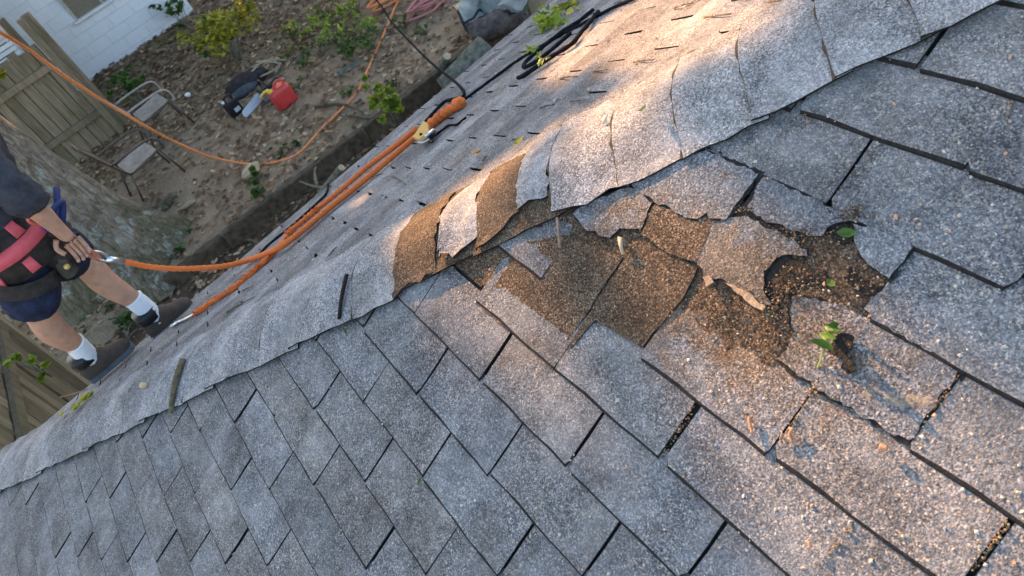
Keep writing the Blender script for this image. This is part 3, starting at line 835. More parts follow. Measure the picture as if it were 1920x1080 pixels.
# ================================================================== THINGS IN THE YARD
# ---- patio chairs
M['sling'] = plain('beige_sling', (.36, .31, .265), .85, .25, 14, .4)
M['sling_dark'] = plain('brown_sling', (.16, .115, .085), .85, .15, 40, .3)
M['chair_metal'] = plain('bronze_tube', (.1, .08, .065), .45, .15, 40, .1, .002, .5, .4)
def make_chair(loc, ang, label, backmat):
    root = thing('patio_chair', loc, label, 'chair', 'patio chairs by the fence')
    R = Matrix.Rotation(ang, 3, 'Z')
    L = lambda x, y, z: Vector(loc) + R @ Vector((x, y, z))           # x right, y forward
    W, D = .24, .22
    b = MB()                                                          # seat sling, sagging
    b.grid(lambda u, v: L((u - .5) * 2 * W, (v - .5) * 2 * D, .43 + .03 * v - .045 * (1 - (2 * u - 1) ** 2) * math.sin(math.pi * min(1, v * 1.1))), 7, 6)
    n = len(b.v); b.add([Vector(p) - Vector((0, 0, .008)) for p in b.v[:n]], [tuple(reversed(q)) for q in b.f]); b.build('seat', M['sling'], root, smooth=True)
    b = MB()
    b.grid(lambda u, v: L((u - .5) * 2 * W, -D - .02 - .2 * v - .03 * (1 - (2 * u - 1) ** 2), .45 + .52 * v), 7, 6)
    n = len(b.v); b.add([Vector(p) - R @ Vector((0, .008, 0)) for p in b.v[:n]], [tuple(reversed(q)) for q in b.f]); b.build('backrest', backmat, root, smooth=True)
    for s in (-1, 1):
        x = s * (W + .015)
        b = MB(); b.tube(bez([L(x, -D, .43), L(x, 0, .42), L(x, D, .46)], 4), .014, 6); b.build('seat_rail', M['chair_metal'], root, True)
        b = MB(); b.tube(bez([L(x, -D, .42), L(x, -D - .12, .7), L(x, -D - .23, .99)], 4), .014, 6); b.build('back_rail', M['chair_metal'], root, True)
        b = MB(); b.tube(bez([L(x * 1.05, -D - .1, .66), L(x * 1.08, -.08, .66), L(x * 1.08, .2, .64), L(x * 1.08, .29, .58), L(x * 1.05, .3, .45), L(x * 1.02, .27, .44)], 5), .015, 6); b.build('armrest', M['sling'] if backmat == M['sling'] else M['chair_metal'], root, True)
        b = MB(); b.tube([L(x, .24, .46), L(x * 1.06, .3, 0)], .014, 6); b.build('leg', M['chair_metal'], root, True)
        b = MB(); b.tube([L(x, -.22, .43), L(x * 1.06, -.36, 0)], .014, 6); b.build('leg', M['chair_metal'], root, True)
    b = MB(); b.tube([L(-W, -D - .23, .99), L(W, -D - .23, .99)], .014, 6); b.build('back_rail', M['chair_metal'], root, True)
    return root
c1 = gz(258, 297, -2.87); c2 = gz(283, 203, -2.87)
make_chair((c1.x, c1.y, ZG), math.radians(10), 'patio chair with beige seat and dark brown back, nearer the oak trunk', M['sling_dark'])
make_chair((c2.x, c2.y, ZG), math.radians(6), 'patio chair with pale beige seat and pale back, nearer the white wall', M['sling'])

# ---- red fuel can
def at(px, py, z=ZG): return gz(px, py, z)
p = at(541, 196); p.z = ground_z(p.x, p.y)
can = thing('fuel_can', p, 'red plastic fuel can with a yellow spout', 'fuel can')
M['red'] = plain('red_plastic', (.55, .045, .04), .4, .12, 8, .15, .002, .5)
M['yellow_p'] = plain('yellow_plastic', (.75, .5, .05), .45, .1)
R = Matrix.Rotation(math.radians(8), 3, 'Z')
L = lambda x, y, z: p + R @ Vector((x, y, z))
b = MB()
prof = [(0, .96), (.02, 1.0), (.2, 1.0), (.235, .96), (.262, .8), (.27, .6)]
sh = []
for z, k in prof:
    for i in range(20):
        a = 2 * math.pi * i / 20; cx, sx = math.cos(a), math.sin(a)
        q = 4.5; rr_ = (abs(cx) ** q + abs(sx) ** q) ** (-1 / q)
        sh.append(L(cx * rr_ * .095 * k, sx * rr_ * .15 * k, z))
F = [(j * 20 + i, j * 20 + (i + 1) % 20, (j + 1) * 20 + (i + 1) % 20, (j + 1) * 20 + i) for j in range(5) for i in range(20)]
F += [tuple(reversed(range(20))), tuple(range(100, 120))]; b.add(sh, F); b.build('body', M['red'], can, smooth=True)
b = MB(); b.tube(bez([L(0, .12, .25), L(0, .1, .315), L(0, .02, .325), L(0, -.05, .27)], 5), .018, 8); b.build('handle', M['red'], can, True)
b = MB(); b.tube([L(0, -.1, .25), L(0, -.11, .29)], .034, 10); b.build('cap', M['yellow_p'], can, True)
b = MB(); b.tube(bez([L(0, -.11, .28), L(-.02, -.16, .31), L(-.05, -.25, .27)], 4), lambda t: .024 - .012 * t, 8); b.build('spout', M['yellow_p'], can, True)
b = MB(); b.box(L(.094, .01, .12), (.006, .19, .12), R); b.build('side_panel', M['red'], can, bevel=.002)

# ---- chainsaw
p0 = at(460, 221); p1 = at(497, 190); dr = (p1 - p0); dr.z = 0; dr.normalize(); sd_ = Vector((-dr.y, dr.x, 0))
base = p1 + dr * .1; base.z = ground_z(base.x, base.y)
saw = thing('chainsaw', base, 'chainsaw lying on the dirt with its steel bar toward the black jug', 'chainsaw')
b = MB(); zc = base.z + .1
ln = (p1 - p0).length
pts = []
for t, wd in ((-.02, .03), (.0, .045), (.08, .052), (.5, .05), (.92, .046), (.98, .03), (1, .008)):
    pts.append((t, wd))
o_ = [p1 + (p0 - p1) * t + sd_ * wd * .35 + Vector((0, 0, .1 - .06 * t + wd)) for t, wd in pts] + [p1 + (p0 - p1) * t - sd_ * wd * .35 + Vector((0, 0, .1 - .06 * t - wd)) for t, wd in reversed(pts)]
nrm_ = sd_ * .9 + Vector((0, 0, -.35))
b.slab(o_, nrm_.normalized() * .012); b.build('guide_bar', plain('bar_steel', (.4, .47, .55), .35, .08, 30, .05, .001, .5, .6), saw)
b = MB(); b.box(base + Vector((0, 0, .1)), (.24, .17, .17), Matrix.Rotation(math.atan2(dr.y, dr.x), 3, 'Z'), .8); b.build('engine_housing', M['black'], saw, bevel=.015)
b = MB(); b.box(base + dr * -.05 - sd_ * .1 + Vector((0, 0, .1)), (.16, .03, .13), Matrix.Rotation(math.atan2(dr.y, dr.x), 3, 'Z')); b.build('clutch_cover', M['steel'], saw, bevel=.01)
b = MB(); b.tube(bez([base + dr * .03 + sd_ * .1 + Vector((0, 0, .06)), base + sd_ * .09 + Vector((0, 0, .25)), base - sd_ * .09 + Vector((0, 0, .25)), base + dr * .03 - sd_ * .11 + Vector((0, 0, .06))], 5), .013, 7); b.build('front_handle', M['black'], saw, True)
b = MB(); b.tube(bez([base + dr * .1 + Vector((0, 0, .15)), base + dr * .22 + Vector((0, 0, .16)), base + dr * .26 + Vector((0, 0, .06)), base + dr * .1 + Vector((0, 0, .03))], 5), .014, 7); b.build('rear_handle', M['black'], saw, True)

# ---- black oil jug
p = at(445, 212); p.z = ground_z(p.x, p.y)
jug = thing('oil_jug', p, 'black plastic oil jug with a small silver label and grey cap', 'jug')
R = Matrix.Rotation(math.radians(12), 3, 'Z'); L = lambda x, y, z: p + R @ Vector((x, y, z))
b = MB(); b.box(L(0, 0, .11), (.12, .2, .22), R); b.build('body', M['black'], jug, bevel=.02, smooth=True)
b = MB(); b.tube(bez([L(0, .07, .21), L(0, .06, .28), L(0, -.03, .28), L(0, -.05, .21)], 4), .016, 7); b.build('handle', M['black'], jug, True)
b = MB(); b.tube([L(0, -.075, .21), L(0, -.075, .26)], .024, 10); b.build('cap', M['steel'], jug, True)
b = MB(); b.box(L(.0615, .02, .08), (.003, .085, .06), R); b.build('label', plain('silver_label', (.5, .52, .55), .4, .35, 25), jug)

# ---- climbing bag with tan straps
p = at(478, 157); p.z = ground_z(p.x, p.y)
bag = thing('gear_bag', p, 'slumped dark gear bag with tan straps behind the chainsaw', 'bag')
b = MB()
b.ellipsoid(p + Vector((0, -.08, .09)), (.17, .33, .13), Matrix.Rotation(math.radians(-12), 3, 'Z'), 16, 10, lambda q: q * (1 + .25 * noise.noise(q * 9)))
b.build('pouch', mat_tex('dark_canvas', (.02, .018, .02), (.05, .04, .038), 12), bag, smooth=True)
b = MB(); b.ellipsoid(p + Vector((.13, -.2, .06)), (.07, .24, .07), Matrix.Rotation(math.radians(-5), 3, 'Z'), 12, 8, lambda q: q * (1 + .2 * noise.noise(q * 12))); b.build('side_pocket', mat_tex('blue_grey_canvas', (.05, .065, .075), (.09, .1, .11), 14), bag, smooth=True)
M['tan'] = plain('tan_strap', (.3, .25, .17), .9, .3, 30, .4)
for pts in ([(.05, -.1, .2), (-.1, .12, .17), (-.16, .28, .1), (.02, .3, .1), (.12, .1, .14)], [(.1, .05, .2), (.05, .25, .2), (.16, .42, .1), (.26, .3, .06)], [(-.1, .2, .2), (-.02, .4, .12), (.1, .55, .05)], [(.16, .1, .1), (.2, .3, .08), (.1, .46, .06)]):
    b = MB(); b.tube(bez([p + Vector(q) for q in pts], 5), .022, 6, ell=.5); b.build('strap', M['tan'], bag, True)

# ---- logs, bark and the canvas by the eave
M['log'] = mat_tex('log_bark', (.07, .08, .06), (.2, .2, .16), 16, .9, 6, .7, .02)
M['cut'] = mat_tex('cut_wood', (.4, .29, .18), (.55, .42, .28), 30, .8)
def log(a, b_, r0, r1, label, endcap=True, name='log', group='cut logs lying below the eave', n=7, bark=None):
    a = Vector(a); b_ = Vector(b_); o = thing(name, (a + b_) / 2, label, 'log', group)
    b = MB(); side = (b_ - a).normalized().orthogonal()
    pts = [a + (b_ - a) * (i / (n - 1)) + side * (noise.noise(Vector((i * .7, a.x, a.y))) * r0 * .3) for i in range(n)]
    b.tube(pts, [r0 + (r1 - r0) * i / (n - 1) + r0 * .08 * noise.noise(Vector((i, 3, a.y))) for i in range(n)], 14); b.build('bark', bark or M['log'], o, smooth=True)
    if endcap:
        for e, q, rr_ in ((pts[0], pts[1], r0), (pts[-1], pts[-2], r1)):
            d = (e - q).normalized(); b = MB(); b.tube([e - d * .01, e + d * .006], rr_ * .88, 14); b.build('cut_end', M['cut'], o)
    return o
log(gz(838, 168, -3.3), gz(915, 88, -3.15), .16, .17, 'thick lichen-grey log with a pale cut end, leaning against the roof edge')
log(gz(885, 66, -3.2), gz(985, 22, -3.2), .15, .15, 'dark cut log lying under the grey canvas', bark=mat_tex('dark_log_bark', (.05, .04, .036), (.13, .11, .1), 12))
log(gz(828, 135, -3.35), gz(838, 105, -3.05), .06, .05, 'short thin greenish log stub beside the thick log')
log(gz(634, 145), gz(672, 120), .07, .06, 'small grey log lying in the weeds beside the orange rope')
cv = thing('canvas_sheet', gz(930, 20), 'crumpled grey canvas sheet with black edging draped over logs', 'canvas')
b = MB()
cv_px = [[(850, 12, -3.15), (895, -10, -2.9), (945, -25, -2.95), (1000, -40, -3.1)], [(862, 28, -2.95), (900, 8, -3.05), (950, 0, -3.0), (990, -10, -2.85)], [(868, 42, -3.0), (905, 24, -3.15), (945, 12, -3.0), (992, 5, -2.9)], [(878, 58, -3.1), (915, 32, -3.2), (955, 22, -3.05), (988, 30, -3.15)]]
gr = [[gz(*q) for q in row] for row in cv_px]
def cvf(u, v):
    x, y = u * 3, v * 3; i, j = min(2, int(x)), min(2, int(y)); a, c_ = x - i, y - j; a = a * a * (3 - 2 * a); c_ = c_ * c_ * (3 - 2 * c_)
    q = (gr[j][i] * (1 - a) + gr[j][i + 1] * a) * (1 - c_) + (gr[j + 1][i] * (1 - a) + gr[j + 1][i + 1] * a) * c_
    return q + Vector((.03 * noise.noise(q * 9), 0, .07 * noise.noise(q * 5) + .04 * math.sin(u * 17 + v * 5)))
b.grid(cvf, 30, 24); n = len(b.v); b.add([Vector(q) - Vector((0, 0, .012)) for q in b.v[:n]], [tuple(reversed(q)) for q in b.f])
b.build('sheet', mat_tex('grey_canvas', (.2, .22, .21), (.33, .35, .33), 7, .9, 5, .3), cv, smooth=True)
for k, (f0) in enumerate((lambda t: cvf(t, 1.0), lambda t: cvf(0.0, t), lambda t: cvf(.35 * t, .62 + .1 * t))):
    b = MB(); b.tube([f0(i / 24) + Vector((0, 0, .012)) for i in range(25)], .016, 6); b.build('edging', M['black'], cv, True)
# ---- small pieces lying about
def chip(name, px, py, z, size, rz, label, mat, cat, flat=.3, group=None):
    c_ = gz(px, py, z); c_.z = z + size[2] / 2; b = MB(); r_ = random.Random(px)
    b.ellipsoid(c_, (size[0] / 2, size[1] / 2, size[2] / 2), Matrix.Rotation(rz, 3, 'Z'), 10, 6, lambda q: q * (1 + .5 * noise.noise(q * 18 + Vector((px, 0, 0)))))
    return tag(b.build(name, mat), label, cat, group)
chip('wood_chunk', 476, 326, ZG + .03, (.2, .32, .12), .5, 'pale splintered wood chunk lying on the dirt by the orange rope', M['cut'], 'wood')
chip('bark_slab', 352, 388, ZG + .03, (.09, .26, .05), -.2, 'flat pale piece of bark on the dirt beside the oak root', M['tan'], 'bark')
chip('root_knob', 318, 388, ZG, (.16, .34, .14), .3, 'dark root knob at the foot of the oak', M['bark'], 'root')
chip('stone', 354, 180, ZG + .06, (.09, .09, .06), 0, 'small pale stone lying among the dry leaves', M['white_block'], 'stone')
# ---- dead branch leaning on the eave, with a pale sawn end
br = thing('dead_branch', gz(600, 400, -3.3), 'forked grey dead branch with a sawn end reaching past the roof edge', 'branch')
main = bez([gz(545, 425, -3.3), gz(570, 405, -3.1), gz(612, 352, -2.9), gz(640, 315, -2.7)], 5)
b = MB(); b.tube(main, lambda t: .045 - .008 * t, 8); b.build('stem', M['branch'], br, True)
b = MB(); d = (main[-1] - main[-2]).normalized(); b.tube([main[-1] - d * .01, main[-1] + d * .012], .034, 10); b.build('cut_end', M['cut'], br)
for pts in ([(615, 352, -2.9), (590, 350, -3.1), (562, 340, -3.25)], [(594, 348, -3.08), (590, 325, -3.2), (592, 313, -3.25)]):
    b = MB(); b.tube(bez([gz(*q) for q in pts], 4), lambda t: .02 - .01 * t, 6); b.build('twig', M['branch'], br, True)
for i, (pts, lab) in enumerate((([(455, 448), (475, 452), (495, 458), (510, 470)], 'curved grey stick on the leafy bed under the main orange rope'), ([(370, 535), (390, 522), (405, 515)], 'short tan stick lying in the bed beside the short timber'),
                                ([(640, 215), (700, 222), (725, 212)], 'thin dark stick beside the bright green bush'), ([(590, 200), (640, 195), (690, 215), (720, 235)], 'long thin dark twig arching over bare soil near the bush'))):
    z = -3.5 if pts[0][1] > 300 else ZG + .03
    b = MB(); b.tube(bez([gz(x, y, z) for x, y in pts], 4), lambda t: .022 - .01 * t, 6)
    tag(b.build('stick', M['branch'] if i < 2 else M['bark'], None, True), lab, 'stick', 'sticks lying in the yard')

# ---- shrubs and weeds
def bush(name, c_, rad, h, n, mat, label, size=(.05, .1), cat='plant', group=None, stems=5, seed=1, fine=False):
    random.seed(seed); c_ = Vector(c_); o = thing(name, c_, label, cat, group)
    b = MB(); tips = []
    for k in range(stems):
        a = rnd(0, 6.28); e = c_ + Vector((math.cos(a) * rad * rnd(.3, .9), math.sin(a) * rad * rnd(.3, .9), h * rnd(.55, 1)))
        b.tube(bez([c_, (c_ + e) / 2 + Vector((0, 0, h * .12)), e], 4), lambda t: .009 - .005 * t, 5); tips.append(e)
    b.build('stem', M['branch'], o)
    b = MB(); cl = [random.choice(tips) + Vector((random.gauss(0, rad * .22), random.gauss(0, rad * .22), random.gauss(0, h * .16))) for _ in range(max(6, n // 14))]
    for k in range(n):
        q = random.choice(cl) + Vector((random.gauss(0, 1), random.gauss(0, 1), random.gauss(0, .7))) * rad * .1
        if q.z < c_.z: q.z = c_.z + .02
        leaf_shape(b, q, rnd(*size), Vector((rnd(-.8, .8), rnd(-.8, .8), 1)), rnd(0, 6.28), rnd(-.3, .5), fine)
    b.build('foliage', mat, o)
    return o
def gp(px, py, z=ZG): return gz(px, py, z)
bush('bush', gp(452, 112), .5, .7, 900, M['yellow'], 'yellow-green leafy bush in the middle of the dry leaves', (.06, .12), 'bush', None, 9, 21)
bush('bush', gp(430, 105), .35, .4, 200, M['green'], 'green shoots at the left foot of the yellow-green bush', (.06, .11), 'bush', None, 6, 22)
bush('bush', gp(362, 58), .3, .62, 190, M['green'], 'small green bush at the end of the white wall', (.06, .12), 'bush', None, 6, 23)
bush('bush', gp(272, 200), .34, .5, 240, M['green'], 'low green bush behind the chair nearer the wall', (.07, .12), 'bush', None, 7, 24)
bush('bush', gp(742, 240), .17, .42, 230, M['lime'], 'bright lime green bush pressed against the roof edge', (.06, .11), 'bush', None, 6, 25)
bush('bush', gp(745, 222, -3.2), .14, .5, 120, M['lime'], 'smaller lime shoots at the top of the bright bush', (.06, .1), 'bush', None, 5, 26)
bush('bush', gx(97, 705, -4.4), .1, .32, 60, M['lime'], 'lime sprig in front of the side fence below the worker', (.06, .09), 'plant', None, 4, 27)
bush('bush', gx(4, 160, -10.7), .22, .4, 60, M['yellow'], 'yellow-green leaf sprig before the fence at the left edge', (.1, .2), 'plant', None, 5, 28)
wd = [(560, 88, 'olive', 'olive weed tuft at the near left corner of the weed patch'), (588, 62, 'lime', 'lime weed tuft at the left side of the weed patch'), (605, 105, 'green', 'green weed tuft at the front of the weed patch'),
      (632, 82, 'lime', 'lime weed tuft in the middle of the weed patch'), (648, 112, 'green', 'green weed tuft just behind the small grey log'), (642, 48, 'lime', 'bright weed tuft at the back of the weed patch'),
      (675, 30, 'lime', 'bright weed tuft at the far back of the weed patch, by the rope'), (692, 60, 'lime', 'lime weed tuft close left of the orange rope'), (698, 92, 'green', 'green weed tuft where the rope crosses the weed patch'),
      (570, 125, 'olive', 'olive weed tuft between the fuel can and the weed patch'), (668, 78, 'olive', 'olive weed tuft in the right half of the weed patch'), (612, 38, 'olive', 'dull weed tuft at the top left of the weed patch'),
      (760, 45, 'green', 'small weed right of the orange rope near the pink heap'), (800, 62, 'green', 'small weed between the pink heap and the logs'), (655, 182, 'green', 'low weed beside the rope below the small grey log'),
      (562, 168, 'green', 'low weed at the right side of the fuel can'), (745, 165, 'olive', 'sparse weed in the leaves left of the roof edge')]
for i, (x, y, m_, lab) in enumerate(wd):
    z = gp(x, y); z.z = ground_z(z.x, z.y); big_ = i < 12
    bush('weed', z, rnd(.2, .36) if big_ else .14, rnd(.18, .34) if big_ else .14, random.randint(130, 220) if big_ else 50, M[m_], lab, (.03, .075), 'weed', 'weed tufts beyond the fuel can', 6, 40 + i)
for i, (x, y, m_, lab) in enumerate(((497, 372, 'green', 'green grassy plant growing at the edge of the long timber'), (487, 345, 'green', 'tiny green sprig beside the pale wood chunk'), (735, 195, 'lime', 'bright shoot above the lime bush'))):
    bush('weed', gp(x, y), .12, .2, 70, M[m_], lab, (.05, .1), 'weed', None, 6, 70 + i)
for i, (x, y, lab) in enumerate(((240, 640, 'dark ivy patch between the two shoes of the worker'), (205, 615, 'dark ivy below the raised front leg of the worker'), (345, 500, 'dark ivy spilling under the sagging orange rope'), (370, 470, 'ivy leaves along the short timber'), (165, 745, 'dark ivy at the foot of the side fence'), (540, 315, 'ivy leaves at the crack of the long timber'))):
    bush('ivy', gz(x, y, -3.5), .28, .18, 130, M['dkgreen'], lab, (.05, .1), 'ivy', None, 5, 80 + i)
# ================================================================== ROPES
def rope(name, pts, r, mat, label, cat='rope', lobes=3, twist=55, n=10, sides=10, group=None):
    P = bez(pts, n); b = MB(); b.tube(P, r, sides, True, lobes, twist); return tag(b.build(name, mat, None, True), label, cat, group)
# orange line over the yard: lies on the dirt, then lifts towards the left
g_ = lambda x, y, dz=.02: gz(x, y, ZG + dz)
pts = [g_(790, -60), g_(748, 0), g_(728, 45), g_(690, 130), g_(668, 175), g_(630, 215), g_(600, 245), g_(560, 287), g_(520, 303), g_(470, 308)]
e = gx(0, 60, -5.4); a0 = g_(425, 303, .06)
lift = [(395, 294), (330, 267), (272, 236), (195, 190), (122, 143), (55, 94)]
for i, (x, y) in enumerate(lift): pts.append(CAM + ray(x, y) * (ray(x, y).dot(RZ) ** -1) * ((a0 - CAM).dot(RZ) + ((e - CAM).dot(RZ) - (a0 - CAM).dot(RZ)) * ((i + 1) / 7)))
pts += [e, e + (e - pts[-1]) * 1.5, e + (e - pts[-1]) * 4]
rope('ground_rope', pts, .016, M['orange_far'], 'long thin orange rope trailing across the dirt yard and up past the fence', lobes=2, sides=8)
# orange and pink coils at the top of the yard
b = MB(); c_ = gz(745, -5); P = []
random.seed(3)
for i in range(40):
    a = i * .62; P.append(c_ + Vector((math.cos(a) * rnd(.12, .3), math.sin(a) * rnd(.2, .5), .03 + .004 * i)))
b.tube(bez(P, 3), .015, 6); tag(b.build('rope_coil', M['orange_far'], None, True), 'tangled orange rope coil at the top of the yard', 'rope')
b = MB(); c_ = gz(815, 8); P = []
for i in range(46):
    a = i * .7; P.append(c_ + Vector((math.cos(a) * rnd(.1, .32), math.sin(a) * rnd(.15, .5), .03 + .003 * i)))
b.tube(bez(P, 3), .014, 6); tag(b.build('rope_coil', M['pink'], None, True), 'tangled pink rope heap beside the grey canvas', 'rope')
# black lines on the roof
def DZ(x, y, d): return CAM + ray(x, y) * d
R_ = lambda x, y, h=.012: far_px(x, y, h)
rope('black_line', [DZ(620, -90, 8.5), DZ(704, -2, 7.2), DZ(735, 42, 6.4), DZ(800, 110, 5.1), far_px(869, 170, .02), far_px(835, 190, .012), far_px(812, 212, .012), far_px(795, 232, .015)], .008, M['black_rope'], 'thin black line coming over the eave to the gold plate', lobes=2, n=8, sides=7)
rope('black_line', [R_(866, 190, .02), R_(900, 165), R_(950, 128), R_(985, 104), R_(1050, 66), R_(1100, 40), R_(1150, 14), R_(1200, -8), R_(1260, -40)], .0065, M['black_rope'], 'thin black line running up the roof from the orange eye splice', lobes=2, n=8, sides=7)
rope('black_sling', [R_(1112, 18, .015), R_(1085, 40, .018), R_(1060, 55, .02), R_(1030, 78, .02), R_(1000, 103, .02), R_(984, 118, .02), R_(984, 126, .02), R_(1010, 112, .02), R_(1040, 88, .02), R_(1070, 62, .02)], .0078, M['black_rope'], 'doubled black sling with narrow loop, upper of the two slings', lobes=2, n=6, sides=8)
rope('black_sling', [R_(1122, 22, .015), R_(1100, 48, .02), R_(1088, 62, .02), R_(1072, 82, .02), R_(1040, 102, .02), R_(1010, 122, .02), R_(985, 140, .02), R_(972, 146, .02)], .0085, M['black_rope'], 'black braided sling lying below the doubled one', lobes=2, n=6, sides=8)
# the climber's orange lanyard
H = .022
def fuzz(b, P, r, n, seed, s=(.004, .012)):
    q = random.Random(seed)
    for _ in range(n):
        i = q.randrange(len(P) - 1); c0 = P[i] + (P[i + 1] - P[i]) * q.random()
        d = Vector((q.gauss(0, 1), q.gauss(0, 1), q.gauss(0, 1))).normalized(); l = q.uniform(*s)
        b.tube([c0 + d * r * .6, c0 + d * (r + l * .6) + (P[i + 1] - P[i]).normalized() * l * .5, c0 + d * (r + l * .5) + (P[i + 1] - P[i]).normalized() * l * 1.4], [.0035, .003, .0012], 4)
lan = thing('lanyard', far_px(795, 245), 'thick frayed orange climbing lanyard running from the eye splice to the harness', 'rope')
b = MB(); P = bez([R_(866, 192, .024), R_(845, 205, .024), R_(822, 222, .024), R_(800, 240, .026)], 20); b.tube(P, lambda t: .021 + .002 * math.sin(t * 40), 12, True, 3, 70); fuzz(b, P, .02, 60, 1, (.003, .007)); b.build('splice', M['orange'], lan, True)
b = MB(); b.ellipsoid(R_(860, 194, .026), (.032, .03, .024), None, 12, 8, lambda q: q * (1 + .2 * noise.noise(q * 60))); b.build('knot', M['orange'], lan, True)
# strand to the harness
harness_pt = gx(232, 490, -1.84)
P = bez([R_(790, 247, .026), R_(740, 290, H), R_(680, 340, H), R_(620, 388, H), R_(560, 438, .024), R_(520, 466, .032), CAM + ray(470, 486) * 3.47, CAM + ray(420, 499) * 3.45, CAM + ray(340, 504) * 3.42, CAM + ray(280, 500) * 3.38, harness_pt], 26)
b = MB(); b.tube(P, .0125, 10, True, 3, 75); b.build('harness_strand', M['orange'], lan, True)
P = bez([R_(783, 240, .03), R_(735, 278, .028), R_(690, 312, .026), R_(640, 355, .026), R_(600, 388, .026), R_(570, 412, .026), R_(540, 438, .022)], 22)
b = MB(); b.tube(P, lambda t: .0125 - .002 * t, 10, True, 3, 75); fuzz(b, P[-50:], .011, 90, 2); b.build('second_strand', M['orange'], lan, True)
P = bez([R_(540, 445, .012), R_(505, 482, .014), R_(480, 505, .013), R_(452, 530, .013), R_(420, 552, .013), R_(390, 572, .013), R_(366, 588, .013)], 20)
b = MB(); b.tube(P, lambda t: .012 + .0018 * math.sin(t * 37), 10, True, 3, 60); fuzz(b, P, .011, 420, 3); b.build('frayed_tail', M['orange'], lan, True)
b = MB(); b.tube(bez([R_(366, 588, .013), R_(350, 597, .012), R_(335, 604, .012), R_(322, 612, .02)], 4), .008, 8); b.build('tail_clip', M['steel'], lan, True)
# gold plate and its shackle
pl = thing('pulley_plate', far_px(790, 245), 'gold metal pulley plate on the orange lanyard', 'pulley')
b = MB(); top_ = [R_(x, y, .056) for x, y in ((793, 227), (801, 230), (803, 247), (786, 261), (774, 257))]; b.slab(top_, FN * -.012)
bb = b.build('plate', M['gold'], pl)
b = MB(); b.tube([R_(789, 252, .05), R_(789, 252, .06)], .006, 10); b.build('hole', M['black'], bb)
b = MB(); b.tube(bez([R_(786, 263, .04), R_(800, 254, .05), R_(812, 244, .045), R_(816, 248, .03), R_(808, 258, .02), R_(795, 266, .02), R_(785, 266, .03)], 6), .006, 8); b.build('shackle', M['steel'], pl, True)
b = MB(); b.tube(bez([R_(802, 246, .03), R_(812, 247, .03), R_(808, 256, .03)], 4), .012, 8); b.build('bush', M['black'], pl, True)
# cord ends beside the plate
rope('cord_end', [R_(812, 256), R_(828, 245), R_(842, 235), R_(856, 234), R_(866, 226), R_(874, 220)], .005, M['black_rope'], 'short dark cord lying on the shingles beside the gold plate', lobes=2, n=5, sides=6)
rope('black_line', [R_(615, 345, .012), R_(612, 362, .012), R_(590, 385, .012), R_(545, 425, .012), R_(500, 462, .012), R_(480, 486, .012)], .006, M['black_rope'], 'thin dark line along the eave below the paired orange strands', lobes=2, n=6, sides=6)
# ================================================================== THE CLIMBER
def skin_mesh(nodes, edges, root, sub=2):
    names = list(nodes); me = bpy.data.meshes.new('tmp')
    me.from_pydata([nodes[n][0] for n in names], [(names.index(a), names.index(b)) for a, b in edges], [])
    o = bpy.data.objects.new('tmp', me); COL.objects.link(o)
    o.modifiers.new('skin', 'SKIN').use_smooth_shade = True
    me.skin_vertices[0].data  # layer made by the modifier
    for i, n in enumerate(names):
        r = nodes[n][1]; me.skin_vertices[0].data[i].radius = r if isinstance(r, tuple) else (r, r)
        me.skin_vertices[0].data[i].use_root = (n == root)
    s = o.modifiers.new('sub', 'SUBSURF'); s.levels = sub; s.render_levels = sub
    dg = bpy.context.evaluated_depsgraph_get(); ev = o.evaluated_get(dg); out = bpy.data.meshes.new_from_object(ev)
    bpy.data.objects.remove(o); bpy.data.meshes.remove(me)
    return out
def put(name, me, mat, parent, wr=0):
    me.materials.clear(); me.materials.append(mat); me.name = name
    me.polygons.foreach_set('use_smooth', [True] * len(me.polygons))
    if wr:
        for v in me.vertices:
            k = noise.noise(Vector((v.co.x * 9, v.co.y * 9, v.co.z * 26))) + .6 * noise.noise(v.co * 33)
            v.co += v.normal * (k * wr)
    return link(name, me, parent)
J = {}
J['ankF'] = gx(284, 588, -1.94); J['kneeF'] = gx(160, 488, -1.99); J['hipF'] = gx(44, 446, -2.0)
J['ankR'] = gx(165, 668, -1.92); J['kneeR'] = gx(72, 580, -1.82); J['hipR'] = gx(28, 474, -1.80)
pel = (J['hipF'] + J['hipR']) / 2 + Vector((0, 0, .06))
chest = pel + Vector((0, .06, .36)); neck = chest + Vector((0, .02, .10)); head = neck + Vector((0, .04, .125))
J['shR'] = gx(-36, 308, -1.73); J['elR'] = gx(50, 376, -1.66); J['wrR'] = gx(108, 428, -1.70)
J['shL'] = J['shR'] + Vector((-.38, 0, 0)); J['elL'] = J['shL'] + Vector((-.05, -.16, -.25)); J['wrL'] = J['elL'] + Vector((.0, -.02, -.24))
climber = thing('person', (-1.92, -1.02, far_z(-1.92, -1.02)), 'person in dark shirt, navy shorts and tree-climbing harness standing on the eave', 'person')
M['skin'] = plain('skin', (.46, .25, .165), .6, .22, 26, .25, .003, .3)
